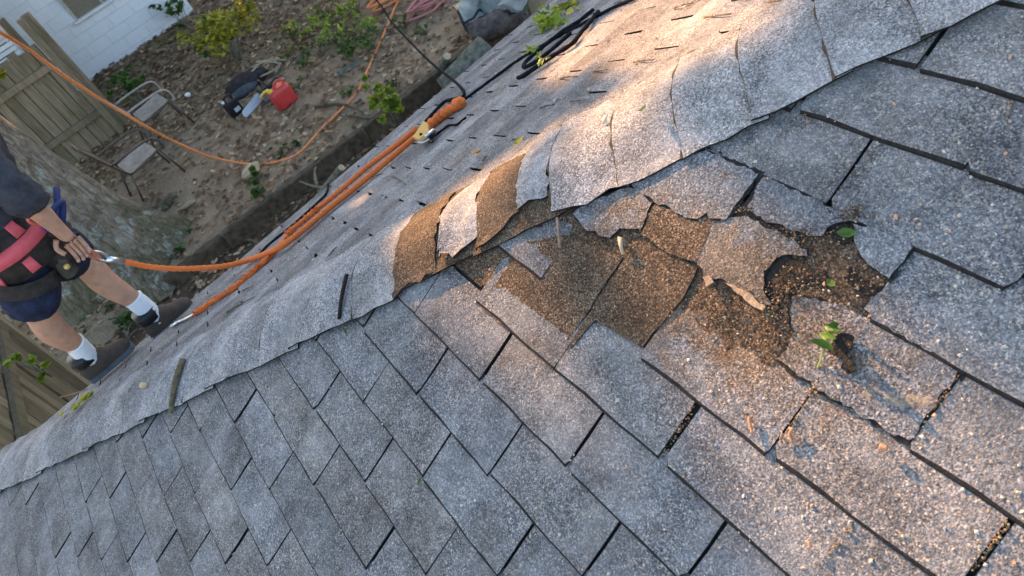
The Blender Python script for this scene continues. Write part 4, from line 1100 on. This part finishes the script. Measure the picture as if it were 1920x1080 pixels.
N_ = {'pelvis': (pel, (.14, .115)), 'belly': ((pel + chest) / 2, (.13, .1)), 'chest': (chest, (.15, .11)), 'neck': (neck, .06), 'head0': (neck + Vector((0, .015, .05)), .062), 'head1': (head, (.09, .105)), 'head2': (head + Vector((0, -.005, .08)), (.085, .1)),
      'hipF': (J['hipF'], .095), 'thF': ((J['hipF'] + J['kneeF']) / 2, .085), 'kneeF': (J['kneeF'], .06), 'calfF': (J['kneeF'] * .68 + J['ankF'] * .32 + Vector((0, -.028, 0)), .066), 'shinF': (J['kneeF'] * .25 + J['ankF'] * .75, .042), 'ankF': (J['ankF'], .034), 'footF': (J['ankF'] + Vector((0, .1, -.075)), .026),
      'hipR': (J['hipR'], .095), 'thR': ((J['hipR'] + J['kneeR']) / 2, .085), 'kneeR': (J['kneeR'], .062), 'calfR': (J['kneeR'] * .68 + J['ankR'] * .32 + Vector((0, -.028, 0)), .069), 'shinR': (J['kneeR'] * .25 + J['ankR'] * .75, .043), 'ankR': (J['ankR'], .034), 'footR': (J['ankR'] + Vector((0, .1, -.075)), .026),
      'shR': (J['shR'], .062), 'upR': ((J['shR'] + J['elR']) / 2, .052), 'elR': (J['elR'], .043), 'foR': (J['elR'] * .65 + J['wrR'] * .35, .044), 'wrR': (J['wrR'], .03), 'palmR': (J['wrR'] + (J['wrR'] - J['elR']).normalized() * .07, (.026, .04)),
      'shL': (J['shL'], .062), 'upL': ((J['shL'] + J['elL']) / 2, .052), 'elL': (J['elL'], .043), 'foL': (J['elL'] * .65 + J['wrL'] * .35, .044), 'wrL': (J['wrL'], .03), 'palmL': (J['wrL'] + (J['wrL'] - J['elL']).normalized() * .07, (.026, .04))}
E_ = [('pelvis', 'belly'), ('belly', 'chest'), ('chest', 'neck'), ('neck', 'head0'), ('head0', 'head1'), ('head1', 'head2')]
for s in 'FR': E_ += [('pelvis', 'hip' + s), ('hip' + s, 'th' + s), ('th' + s, 'knee' + s), ('knee' + s, 'calf' + s), ('calf' + s, 'shin' + s), ('shin' + s, 'ank' + s), ('ank' + s, 'foot' + s)]
for s in 'RL': E_ += [('chest', 'sh' + s), ('sh' + s, 'up' + s), ('up' + s, 'el' + s), ('el' + s, 'fo' + s), ('fo' + s, 'wr' + s), ('wr' + s, 'palm' + s)]
bme = skin_mesh(N_, E_, 'pelvis')
# fingers, nose and ears joined into the same body mesh
fb = MB()
for s in 'RL':
    pm = N_['palm' + s][0]; d = (J['wr' + s] - J['el' + s]).normalized(); sx = d.cross(Vector((1, 0, 0))).normalized(); inn = sx.cross(d).normalized()
    for k, ln in enumerate((.07, .078, .074, .06)):
        a = pm + sx * (.028 - .018 * k) + d * .015
        fb.tube(bez([a, a + d * ln * .45 + inn * .006, a + d * ln * .75 + inn * .03, a + d * ln * .7 + inn * .055], 3), lambda t: .0095 - .002 * t, 7)
    a = pm - d * .03 + sx * .035; fb.tube(bez([a, a + sx * .022 + d * .025 + inn * .012, a + sx * .012 + d * .055 + inn * .03], 3), lambda t: .011 - .002 * t, 7)
fb.ellipsoid(head + Vector((0, .105, .0)), (.016, .026, .026), None, 8, 6)
for s in (-1, 1): fb.ellipsoid(head + Vector((s * .085, -.005, .0)), (.012, .02, .034), None, 8, 6)
bm = bmesh.new(); bm.from_mesh(bme); tmp = fb.mesh('t', None); bm.from_mesh(tmp); bm.to_mesh(bme); bm.free()
put('body', bme, M['skin'], climber)
# face marks and hair
b = MB()
for s in (-1, 1): b.ellipsoid(head + Vector((s * .033, .092, .025)), (.013, .008, .009), None, 8, 6)
b.build('eyes', plain('eye', (.05, .04, .035), .3), climber, True)
b = MB(); b.ellipsoid(head + Vector((0, .093, -.052)), (.026, .01, .007), None, 8, 5); b.build('mouth', plain('lips', (.36, .14, .11), .5), climber, True)
b = MB(); b.ellipsoid(head + Vector((0, -.02, .075)), (.093, .11, .075), None, 16, 10, lambda q: q * (1 + .08 * noise.noise(q * 40))); b.build('hair', plain('dark_hair', (.03, .02, .014), .7, .3, 80, .6), climber, True)
# shirt
M['shirt'] = mat_tex('charcoal_shirt', (.03, .03, .036), (.055, .055, .066), 18, .9, 5, .5, .01)
q = lambda n, k=1.0, add=.016: (N_[n][0], tuple(x * k + add for x in (N_[n][1] if isinstance(N_[n][1], tuple) else (N_[n][1],) * 2)))
slv = lambda s: J['el' + s] + (J['wr' + s] - J['el' + s]) * .36
sn = {'pelvis': (pel - Vector((0, 0, .05)), (.195, .165)), 'belly': ((pel + chest) / 2, (.2, .165)), 'chest': (chest, (.21, .16)), 'neck': (chest + Vector((0, .015, .085)), .1)}
se = [('pelvis', 'belly'), ('belly', 'chest'), ('chest', 'neck')]
for s in 'RL':
    sn['sh' + s] = q('sh' + s, 1, .022); sn['up' + s] = q('up' + s, 1, .028); sn['el' + s] = q('el' + s, 1, .032); sn['cu' + s] = (slv(s), .07)
    se += [('chest', 'sh' + s), ('sh' + s, 'up' + s), ('up' + s, 'el' + s), ('el' + s, 'cu' + s)]
put('shirt', skin_mesh(sn, se, 'pelvis', 3), M['shirt'], climber, .011)
# shorts
M['navy'] = mat_tex('navy_shorts', (.012, .016, .035), (.022, .03, .065), 22, .85, 5, .5, .012)
tn = {'waist': (pel + Vector((0, 0, .07)), (.165, .135)), 'pelvis': (pel - Vector((0, 0, .02)), (.17, .145))}; te = [('waist', 'pelvis')]
for s in 'FR':
    tn['hip' + s] = (J['hip' + s] - Vector((0, 0, .02)), .118); tn['th' + s] = (J['hip' + s] * .45 + J['knee' + s] * .55, .125); tn['hem' + s] = (J['hip' + s] * -.1 + J['knee' + s] * 1.1 + Vector((0, -.02, -.01)), .112)
    te += [('pelvis', 'hip' + s), ('hip' + s, 'th' + s), ('th' + s, 'hem' + s)]
sh_o = put('shorts', skin_mesh(tn, te, 'pelvis', 3), M['navy'], climber, .010)
# socks and shoes
M['sock'] = plain('white_sock', (.75, .75, .77), .9, .06, 60, .5, .004)
M['suede'] = plain('brown_suede', (.085, .06, .045), .9, .25, 40, .4, .004)
M['sole'] = plain('grey_sole', (.13, .15, .165), .6, .2, 40, .2)
def shoe(ank, sn_, toe_dir):
    d = toe_dir.normalized(); side = d.cross(Vector((0, 0, 1))).normalized(); up_ = side.cross(d).normalized()
    b = MB(); b.tube(bez([sn_, sn_ * .4 + ank * .6, ank - up_ * .015 - d * .004, ank - up_ * .06 - d * .006], 4), lambda t: .046 + .0018 * math.cos(t * 30) - .016 * max(0, t - .55), 14); b.build('sock', M['sock'], climber, True)
    K = .9
    c0 = ank - up_ * .08                                        # centre of the sole under the ankle
    prof = [(-.085, .02), (-.075, .036), (-.03, .041), (.04, .04), (.1, .047), (.14, .045), (.168, .034), (.182, .014)]
    b = MB(); o_ = [c0 + d * t * K + side * w_ * K for t, w_ in prof] + [c0 + d * t * K - side * w_ * K for t, w_ in reversed(prof)]
    if (o_[1] - o_[0]).cross(o_[2] - o_[1]).dot(up_) < 0: o_.reverse()
    b.slab(o_, up_ * -.028); shoe_o = b.build('shoe_sole', M['sole'], climber)
    b = MB(); hts = [(-.082, .0, .06), (-.082, .03, .1), (-.06, .043, .118), (-.01, .048, .118), (.05, .046, .088), (.1, .045, .052), (.14, .043, .046), (.166, .032, .036), (.18, .012, .02)]
    def sf_(u, v):
        i = v * (len(hts) - 1); k = min(len(hts) - 2, int(i)); f_ = i - k; A, B = hts[k], hts[k + 1]; t = A[0] + (B[0] - A[0]) * f_; w_ = A[1] + (B[1] - A[1]) * f_; h_ = A[2] + (B[2] - A[2]) * f_
        a = math.pi * u; return c0 + d * t * K + side * (math.cos(a) * w_ * K * (1.0 + .1 * math.sin(a))) + up_ * (h_ * math.sin(a) ** .6)
    b.grid(sf_, 13, 18); b.build('shoe_upper', M['suede'], climber, True)
    b = MB(); b.tube([c0 + d * (-.02) + up_ * .07, c0 + d * (-.02) + up_ * .122], .055, 14); b.build('shoe_collar', M['black'], climber, True)
shoe(J['ankF'], J['ankF'] + (J['kneeF'] - J['ankF']).normalized() * .11, Vector((-.10, .95, -.02)))
shoe(J['ankR'], J['ankR'] + (J['kneeR'] - J['ankR']).normalized() * .12, Vector((-.14, .95, -.02)))
# harness: broad saddle, red webbing, patches, leg loops and hardware
har = thing('harness', pel, 'black and red tree-climbing harness with steel hardware worn by the person', 'harness')
M['web_black'] = mat_tex('black_padding', (.022, .018, .016), (.05, .042, .038), 20, .9)
M['web_red'] = plain('red_webbing', (.62, .1, .12), .75, .1, 60, .3)
bc = pel + Vector((0, .0, .02)); RXb, RYb = .195, .175
def band(name, z0, z1, a0, a1, off, mat, n=26, dz=0.0, th=.012):
    b = MB(); T_, B_ = [], []
    for i in range(n):
        a = a0 + (a1 - a0) * i / (n - 1); o = off
        for L_, z in ((T_, z1), (B_, z0)):
            kk = 1 + .1 * (1 - (z - z0) / (z1 - z0 + 1e-6)); zz_ = z + dz * math.sin(a)
            L_.append((bc + Vector((math.cos(a) * (RXb + o) * kk, math.sin(a) * (RYb + o) * kk, zz_)), bc + Vector((math.cos(a) * (RXb + o - th) * kk, math.sin(a) * (RYb + o - th) * kk, zz_))))
    V = [p[0] for p in T_] + [p[0] for p in B_] + [p[1] for p in T_] + [p[1] for p in B_]; F = []
    for i in range(n - 1):
        F += [(i, n + i, n + i + 1, i + 1), (2 * n + i + 1, 3 * n + i + 1, 3 * n + i, 2 * n + i), (i + 1, 2 * n + i + 1, 2 * n + i, i), (n + i, 3 * n + i, 3 * n + i + 1, n + i + 1)]
    F += [(0, 2 * n, 3 * n, n), (n - 1, 2 * n - 1, 4 * n - 1, 3 * n - 1)]
    b.add(V, F); return b.build(name, mat, har, True)
pi = math.pi
band('saddle', -.12, .07, -1.25 * pi, .25 * pi, .0, M['web_black'])
band('red_strap', -.035, .015, -1.25 * pi, .35 * pi, .012, M['web_red'])
for i, (a, z) in enumerate(((-.06 * pi, .03), (.04 * pi, -.1), (-.2 * pi, -.1), (-.32 * pi, .03), (-.45 * pi, -.09), (.13 * pi, .035))):
    band('red_patch', z - .005, z + .045, a - .1, a + .1, .014, M['web_red'], 5)
for s in 'FR':
    c_ = J['hip' + s] * .62 + J['knee' + s] * .38; d = (J['knee' + s] - J['hip' + s]).normalized(); x = d.orthogonal().normalized(); y = d.cross(x)
    b = MB(); b.grid(lambda u, v: c_ + x * math.cos(6.2832 * u) * .127 + y * math.sin(6.2832 * u) * .127 + d * (v - .5) * .07, 20, 3, True); b.build('leg_loop', M['web_black'], har, True)
front = gx(112, 440, -1.80)
b = MB(); b.tube(bez([bc + Vector((.12, .19, .0)), bc + Vector((.06, .24, -.02)), front, bc + Vector((-.1, .24, -.02))], 6), .013, 8); b.build('bridge', plain('navy_webbing', (.02, .03, .12), .7), har, True)
def biner(name, a, b_, w_, mat, r=.006):
    a = Vector(a); b_ = Vector(b_); d = (b_ - a).normalized(); s = d.cross(RZ).normalized()
    bb = MB(); P_ = []
    for i in range(17):
        t = 2 * pi * i / 16; P_.append((a + b_) / 2 + d * math.cos(t) * (b_ - a).length / 2 + s * math.sin(t) * w_)
    bb.tube(P_, r, 8, False); return bb.build(name, mat, har, True)
biner('carabiner', gx(52, 408, -1.68), gx(85, 412, -1.69), .02, plain('red_anodised', (.6, .12, .1), .4, .1, 30, .1, .001, .5, .4), .008)
biner('carabiner', gx(82, 416, -1.70), gx(112, 426, -1.72), .022, plain('blue_anodised', (.02, .05, .35), .35, .1, 30, .1, .001, .5, .4), .011)
biner('carabiner', gx(112, 432, -1.74), gx(142, 462, -1.76), .03, M['steel'], .005)
biner('snap_hook', gx(138, 458, -1.78), gx(186, 484, -1.80), .012, plain('copper_snap', (.7, .3, .2), .35, .1, 30, .1, .001, .5, .7), .008)
biner('snap_hook', gx(168, 474, -1.81), gx(205, 487, -1.82), .016, M['steel'], .006)
b = MB(); b.tube([gx(198, 485, -1.82), harness_pt], .0135, 10); b.build('thimble', M['steel'], har, True)
b = MB(); b.ellipsoid(gx(112, 470, -1.78), (.06, .075, .08), None, 14, 10, lambda q: q * (1 + .25 * noise.noise(q * 25))); b.build('pouch', M['web_black'], har, True)
b = MB(); b.tube(bez([gx(112, 480, -1.76), gx(122, 500, -1.75), gx(135, 512, -1.75)], 4), .032, 10); b.build('scabbard', mat_tex('olive_leather', (.05, .045, .035), (.09, .08, .065), 20), har, True)
b = MB(); b.tube([gx(125, 500, -1.72), gx(125.5, 500, -1.705)], .012, 10); b.build('rivet', M['gold'], har, True)
for pts in ([(118, 436), (135, 440), (150, 438)], [(120, 445), (140, 452), (156, 450)]):
    b = MB(); b.tube(bez([gx(x, y, -1.83) for x, y in pts], 4), .011, 7); b.build('gear_loop', M['black'], har, True)
# ================================================================== LITTER ON THE ROOF
def nr(x, y, n=.012):
    e_, v_ = near_px(x, y, n); return NP(e_, v_, n)
# grit: pale and orange granules scattered over the near slope and the far one
random.seed(17)
gr_ = MB()
def pebble(b, p, s, q):
    R = Matrix.Rotation(q.uniform(0, 6), 3, 'Z') @ Matrix.Rotation(q.uniform(0, 6), 3, 'X')
    V = [Vector(v) for v in ((1, 0, 0), (-1, 0, 0), (0, 1, 0), (0, -1, 0), (0, 0, 1), (0, 0, -1))]
    b.add([p + R @ Vector((v.x * s * q.uniform(.7, 1.4), v.y * s * q.uniform(.6, 1.1), v.z * s * q.uniform(.5, .9))) for v in V], [(0, 2, 4), (2, 1, 4), (1, 3, 4), (3, 0, 4), (2, 0, 5), (1, 2, 5), (3, 1, 5), (0, 3, 5)])
q = random.Random(8)
for _ in range(560):
    x, y = q.uniform(0, 1920), q.uniform(0, 1080)
    e_, v_ = near_px(x, y, .006)
    if hip_side(e_, v_) < .18: continue
    loc = (v_ / TABV) % 1; pebble(gr_, NP(e_, v_, HS * (1 - loc) + .001), q.uniform(.0016, .0042) * (1 if q.random() < .93 else 1.7), q)
for _ in range(260):
    x = q.uniform(-1.9, .9); y = q.uniform(-1.0, 2.2)
    if y < x + HIPC + .15: continue
    pebble(gr_, FPT(x, y, .008), q.uniform(.003, .007), q)
M['grit'] = leafmat('pale_grit', [(0, (.35, .33, .3)), (.4, (.55, .5, .42)), (.7, (.5, .26, .14)), (1, (.65, .62, .55))], .9, 0)
tag(gr_.build('roof_grit', M['grit']), 'pale and orange specks of grit scattered over the shingles', 'grit', kind='stuff')
# rotten crumbs around the tear
cb = MB()
zones = [((1350, 575), 60, 30, 150), ((1440, 620), 40, 40, 130), ((1250, 610), 50, 35, 90), ((1520, 520), 80, 30, 150), ((1620, 530), 45, 35, 100), ((1450, 575), 20, 25, 120), ((1600, 400), 40, 14, 120), ((1560, 450), 40, 25, 70), ((1480, 440), 60, 16, 120), ((1080, 500), 90, 40, 200), ((1480, 545), 40, 14, 120), ((1590, 660), 20, 30, 60), ((830, 500), 22, 30, 60), ((1640, 105), 12, 10, 40), ((1395, 395), 16, 8, 40)]
for (cx, cy), sx, sy, n in zones:
    for _ in range(n):
        x, y = q.gauss(cx, sx * .6), q.gauss(cy, sy * .6); e_, v_ = near_px(x, y, .006)
        pebble(cb, NP(e_, v_, .007 + q.uniform(0, .004)), q.uniform(.0007, .0026), q)
M['crumb'] = leafmat('rot_crumbs', [(0, (.04, .027, .017)), (.4, (.12, .08, .05)), (.75, (.24, .16, .095)), (1, (.42, .3, .18))], .95, 0)
tag(cb.build('rot_crumbs', M['crumb']), 'brown crumbs of rotted wood strewn round the torn shingles', 'debris', kind='stuff')
# moss and dirt lodged in the slots near the tear
slots = [((1300, 762), (1240, 858), 70), ((1638, 280), (1570, 375), 60), ((1795, 705), (1715, 815), 90), ((1598, 982), (1532, 1075), 80), ((1893, 978), (1822, 1070), 80), ((1897, 188), (1885, 225), 30), ((1528, 730), (1465, 830), 60), ((1415, 335), (1385, 380), 30), ((1665, 108), (1690, 116), 20), ((1500, 215), (1530, 228), 24)]
sb = MB()
for a, c_, n in slots:
    for _ in range(n):
        t_ = q.random(); x = a[0] + (c_[0] - a[0]) * t_ + q.gauss(0, 3); y = a[1] + (c_[1] - a[1]) * t_ + q.gauss(0, 3); e_, v_ = near_px(x, y, .003)
        pebble(sb, NP(e_, v_, q.uniform(-.002, .006)), q.uniform(.0009, .003), q)
tag(sb.build('slot_dirt', leafmat('tan_dirt', [(0, (.05, .035, .022)), (.5, (.2, .145, .085)), (1, (.38, .28, .17))], .95, 0)), 'tan dirt and crumbs lodged in the slots between shingles', 'dirt', kind='stuff')
# green leaf standing in the torn tab
lf = thing('green_leaf', nr(1548, 655), 'fresh green lobed leaf stuck upright in the torn shingle', 'leaf')
b = MB(); A = nr(1548, 655, .012); B = nr(1568, 604, .022); ax = B - A; sd2 = ax.cross(EN).normalized(); up3 = EN
V = []; NS = 22
for i in range(NS + 1):
    t = i / NS; w_ = .003 + .017 * abs(math.sin(math.pi * (t * 3.2 + .12))) ** .8 * (1 - .45 * t); w2 = .003 + .015 * abs(math.sin(math.pi * (t * 2.9 + .3))) ** .8 * (1 - .4 * t)
    cen = A + ax * t + up3 * (.008 + .016 * math.sin(t * 5.5)) + sd2 * .006 * math.sin(t * 7)
    V += [cen + sd2 * w_ + up3 * (.012 * math.sin(t * 8) + .004), cen, cen - sd2 * w2 + up3 * .014 * math.cos(t * 6)]
F = []
for i in range(NS): F += [(3 * i, 3 * i + 1, 3 * i + 4, 3 * i + 3), (3 * i + 1, 3 * i + 2, 3 * i + 5, 3 * i + 4)]
b.add(V, F); b.build('blade', plain('fresh_leaf', (.05, .12, .014), .55, .5, 70, .4), lf, True)
b = MB(); b.tube(bez([nr(1533, 690, .006), nr(1540, 670, .014), A + EN * .012], 4), .0016, 6); b.build('stalk', plain('leaf_stalk', (.3, .36, .1), .5), lf, True)
piece('leaf_shadow_patch', [(1570, 625), (1600, 628), (1596, 650), (1585, 665), (1606, 690), (1590, 702), (1572, 690), (1580, 672), (1552, 662), (1558, 650)], M['rot'], .0115, .011, .003, .002, 61, .008)  # the leaf's cast shadow, painted as a dark patch in the rot colour
def stick(name, pts, r, mat, label, cat='twig', group=None, tip=.5):
    b = MB(); b.tube(bez(pts, 4), lambda t: r * (1 - (1 - tip) * t), 7); return tag(b.build(name, mat, None, True), label, cat, group)
M['twig'] = mat_tex('twig_bark', (.2, .13, .09), (.34, .25, .18), 80, .9)
stick('twig', [nr(1045, 408, .012), nr(1047, 435, .016), nr(1050, 465, .01)], .0035, M['twig'], 'straight brown twig lying in the torn patch', tip=.9)
stick('twig', [nr(1152, 912, .014), nr(1025, 925, .016), nr(1012, 945, .01)][1:] + [], .001, M['twig'], 'fine brown twig lying on a lower shingle')
stick('wood_chip', [nr(1163, 449, .01), nr(1164, 460, .018), nr(1168, 477, .012)], .0055, M['cut'], 'pale wood chip standing at the end of the long joint', 'wood chip')
for i, (pts, lab) in enumerate((([(1405, 782), (1406, 796), (1411, 812)], 'small orange-brown chip alone on a large shingle'), ([(1468, 812), (1463, 825)], 'pale sliver lodged in a joint at lower right'), ([(1487, 803), (1480, 815), (1486, 830)], 'curled orange sliver beside the joint at lower right'),
                                ([(1517, 1015), (1519, 1028)], 'short orange chip near the bottom edge'), ([(1650, 838), (1664, 842)], 'rounded orange crumb on the lower right shingle'))):
    stick('wood_chip', [nr(x, y, .0125) for x, y in pts], .003 if i != 4 else .005, plain('orange_chip', (.5, .24, .13), .9) if i != 1 else M['twig'], lab, 'wood chip', None, .7)
def cp(s, w_, h=.03): return cap_pt(s, w_, h)
stick('bark_strip', [cp(-1.1, .0, .022), cp(-1.105, .06, .026), cp(-1.12, .12, .026), nr(320, 775, .015)], .013, mat_tex('mossy_bark', (.08, .06, .035), (.17, .14, .08), 60, .9), 'mossy brown strip of bark lying across the hip caps', 'bark', None, .55)
stick('bark_strip', [cp(-.215, .025, .026), cp(-.235, .08, .025), cp(-.25, .14, .02)], .006, M['rot'], 'dark split bark sliver on the hip above the torn stretch', 'bark', None, .8)
stick('wood_chip', [cp(-1.36, .02, .026), cp(-1.33, .03, .028)], .012, M['cut'], 'pale chip of wood on the hip below the bark strip', 'wood chip', None, .8)
def fr(x, y, n=.014): return far_px(x, y, n)
for i, (pts, r_, lab) in enumerate((([(1152, 250), (1155, 234)], .006, 'white pointed chip on the sunlit far slope'),)):
    stick('wood_chip', [cap_pt(.62, -.02, .022), cap_pt(.635, -.035, .028)], .0035, plain('white_chip', (.6, .54, .42), .8), lab, 'wood chip')
tw = [((1150, 182), (1182, 180)), ((1188, 116), (1226, 112)), ((1070, 190), (1102, 187)), ((1112, 134), (1140, 130)), ((1320, 33), (1370, 26)), ((1442, 4), (1478, 0)), ((1050, 147), (1082, 143)), ((1012, 202), (1040, 196)), ((1290, 100), (1318, 92)), ((1262, 15), (1300, 5)), ((960, 262), (985, 258)), ((905, 300), (914, 292)), ((735, 330), (760, 345)), ((690, 335), (718, 325)), ((742, 425), (775, 400)), ((455, 545), (475, 535)), ((425, 585), (480, 555)), ((615, 480), (632, 462))]
tl = ['twig on the far slope, %s' % s_ for s_ in ('mossy and thick, in the middle of the sunlit band', 'reddish, just below the black slings', 'thin, left of the mossy one', 'slim, right of the black slings', 'long and dark near the top edge', 'dark and cut off by the top edge', 'short, under the sling ends', 'forked, below the slings', 'mossy, at the crest of the hip', 'thin, at the top between slings and hip', 'yellowish, above the torn caps', 'short, beside the orange leaf', 'curved, right of the paired strands', 'bent, beside the paired strands', 'dark, above the bared brown cap', 'curled, beside the frayed tail', 'straight, below the frayed tail', 'small, left of the bared cap')]
for i, (a, c_) in enumerate(tw):
    mid = ((a[0] + c_[0]) / 2, (a[1] + c_[1]) / 2 - 1)
    stick('twig', [fr(*a, .008), fr(*mid, .012), fr(*c_, .008)], .0045 if i in (0, 8) else .003, M['branch'] if i in (0, 8) else M['bark'], tl[i], 'twig', 'twigs on the far slope')
def little_leaf(px, mat, s, lab, far=True, n=.014, cat='leaf'):
    p_ = fr(*px, n) if far else nr(*px, n); b = MB()
    leaf_shape(b, p_, s, (FN if far else EN) + Vector((rnd(-.3, .3), rnd(-.3, .3), 0)), rnd(0, 6), .4, False); me_ = b
    return tag(b.build('fallen_leaf', mat), lab, cat, 'fallen leaves on the roof')
M['orange_leaf'] = plain('orange_leaf', (.5, .22, .06), .7, .2)
little_leaf((896, 288), M['orange_leaf'], .05, 'small orange leaf lying on the far slope')
little_leaf((1205, 207), M['green'], .03, 'tiny green leaf on the sunlit hip')
little_leaf((975, 267), M['yellow'], .04, 'yellow leaf fragment on the far slope below the slings')
little_leaf((788, 903), M['green'], .02, 'tiny green leaf on a lower near shingle', False, .01)
little_leaf((650, 622), M['dkgreen'], .022, 'speck of dark moss on a shingle by the hip', False, .012)
little_leaf((1589, 437), M['green'], .03, 'green sprout in the rotted hole', False, .012)
little_leaf((1560, 533), M['green'], .022, 'small green sprout beside the crumbs', False, .012)
# moss clump and leaves thrown on the far slope near the top
def clump(name, cx, cy, sx, sy, n, mat, label, size, h=.02):
    q_ = random.Random(int(cx)); o = thing(name, fr(cx, cy), label, 'plant'); b = MB()
    b.tube(bez([fr(cx - sx, cy + sy, .01), fr(cx, cy, .018), fr(cx + sx * 1.4, cy - sy * 1.4, .012)], 4), .003, 5); b.build('stem', M['twig'], o, True); b = MB()
    for _ in range(n):
        p_ = fr(q_.gauss(cx, sx), q_.gauss(cy, sy), h * q_.uniform(.4, 2)); leaf_shape(b, p_, q_.uniform(*size), FN + Vector((q_.uniform(-.8, .8), q_.uniform(-.8, .8), 0)), q_.uniform(0, 6), q_.uniform(-.3, .6), True)
    b.build('foliage', mat, o); return o
clump('leafy_sprig', 1030, 38, 14, 9, 60, M['lime'], 'bright lime leafy sprig thrown on the roof near the top edge', (.03, .07))
clump('leafy_sprig', 1072, 10, 10, 6, 22, M['yellow'], 'yellowish sprig beside the bright one at the top edge', (.03, .06))
clump('leafy_sprig', 1000, 94, 6, 4, 14, M['lime'], 'small green sprig caught on the upper black sling', (.02, .045))
clump('leafy_sprig', 1018, 112, 5, 4, 10, M['lime'], 'few green leaves on the lower black sling', (.02, .04))
b = MB(); q_ = random.Random(4)
for _ in range(16):
    p_ = cap_pt(q_.gauss(-2.05, .06), -.1 + q_.uniform(-.05, .05), .03); leaf_shape(b, p_, q_.uniform(.03, .06), FN + Vector((q_.uniform(-.6, .6), q_.uniform(-.6, .6), 0)), q_.uniform(0, 6), .3, False)
tag(b.build('leafy_sprig', M['yellow']), 'small yellow-green sprig on the eave corner at left', 'plant')
stick('twig', [gx(112, 745, -2.2), gx(140, 738, -2.15), far_px(165, 728, .01)], .004, M['twig'], 'thin pale twig poking out over the eave below the shoe', 'twig')
# dried smear on the lower right shingle
t = NT('dried_smear', .9, .1); t.col((.4, .33, .22)); nz = t.noise(70, 5, .75)
tr_ = t.n('BsdfTransparent'); mx = t.n('MixShader'); t.l(t.ramp(nz, [(.45, 0.0), (.7, .55)]), mx.inputs[0]); t.l(tr_.outputs[0], mx.inputs[1]); t.l(t.b.outputs[0], mx.inputs[2]); t.l(mx.outputs[0], t.t.nodes['Material Output'].inputs[0])
b = MB(); P_ = ragged_poly([near_px(x, y, .01) for x, y in ((1612, 735), (1640, 728), (1700, 738), (1755, 742), (1745, 762), (1680, 770), (1630, 760))], .003, 9, .012)
TS = lambda v_: .0095 - .0075 * min(1, max(0, (v_ - 2 * TABV) / TABV)) + .0016
tp = [NP(e_, v_, TS(v_)) for e_, v_ in P_]
if sum((tp[i] - tp[0]).cross(tp[(i + 1) % len(tp)] - tp[0]).dot(EN) for i in range(len(tp))) < 0: tp.reverse()
b.slab(tp, EN * -.0006); link('dried_smear', b.mesh('dried_smear', t.m), roof)
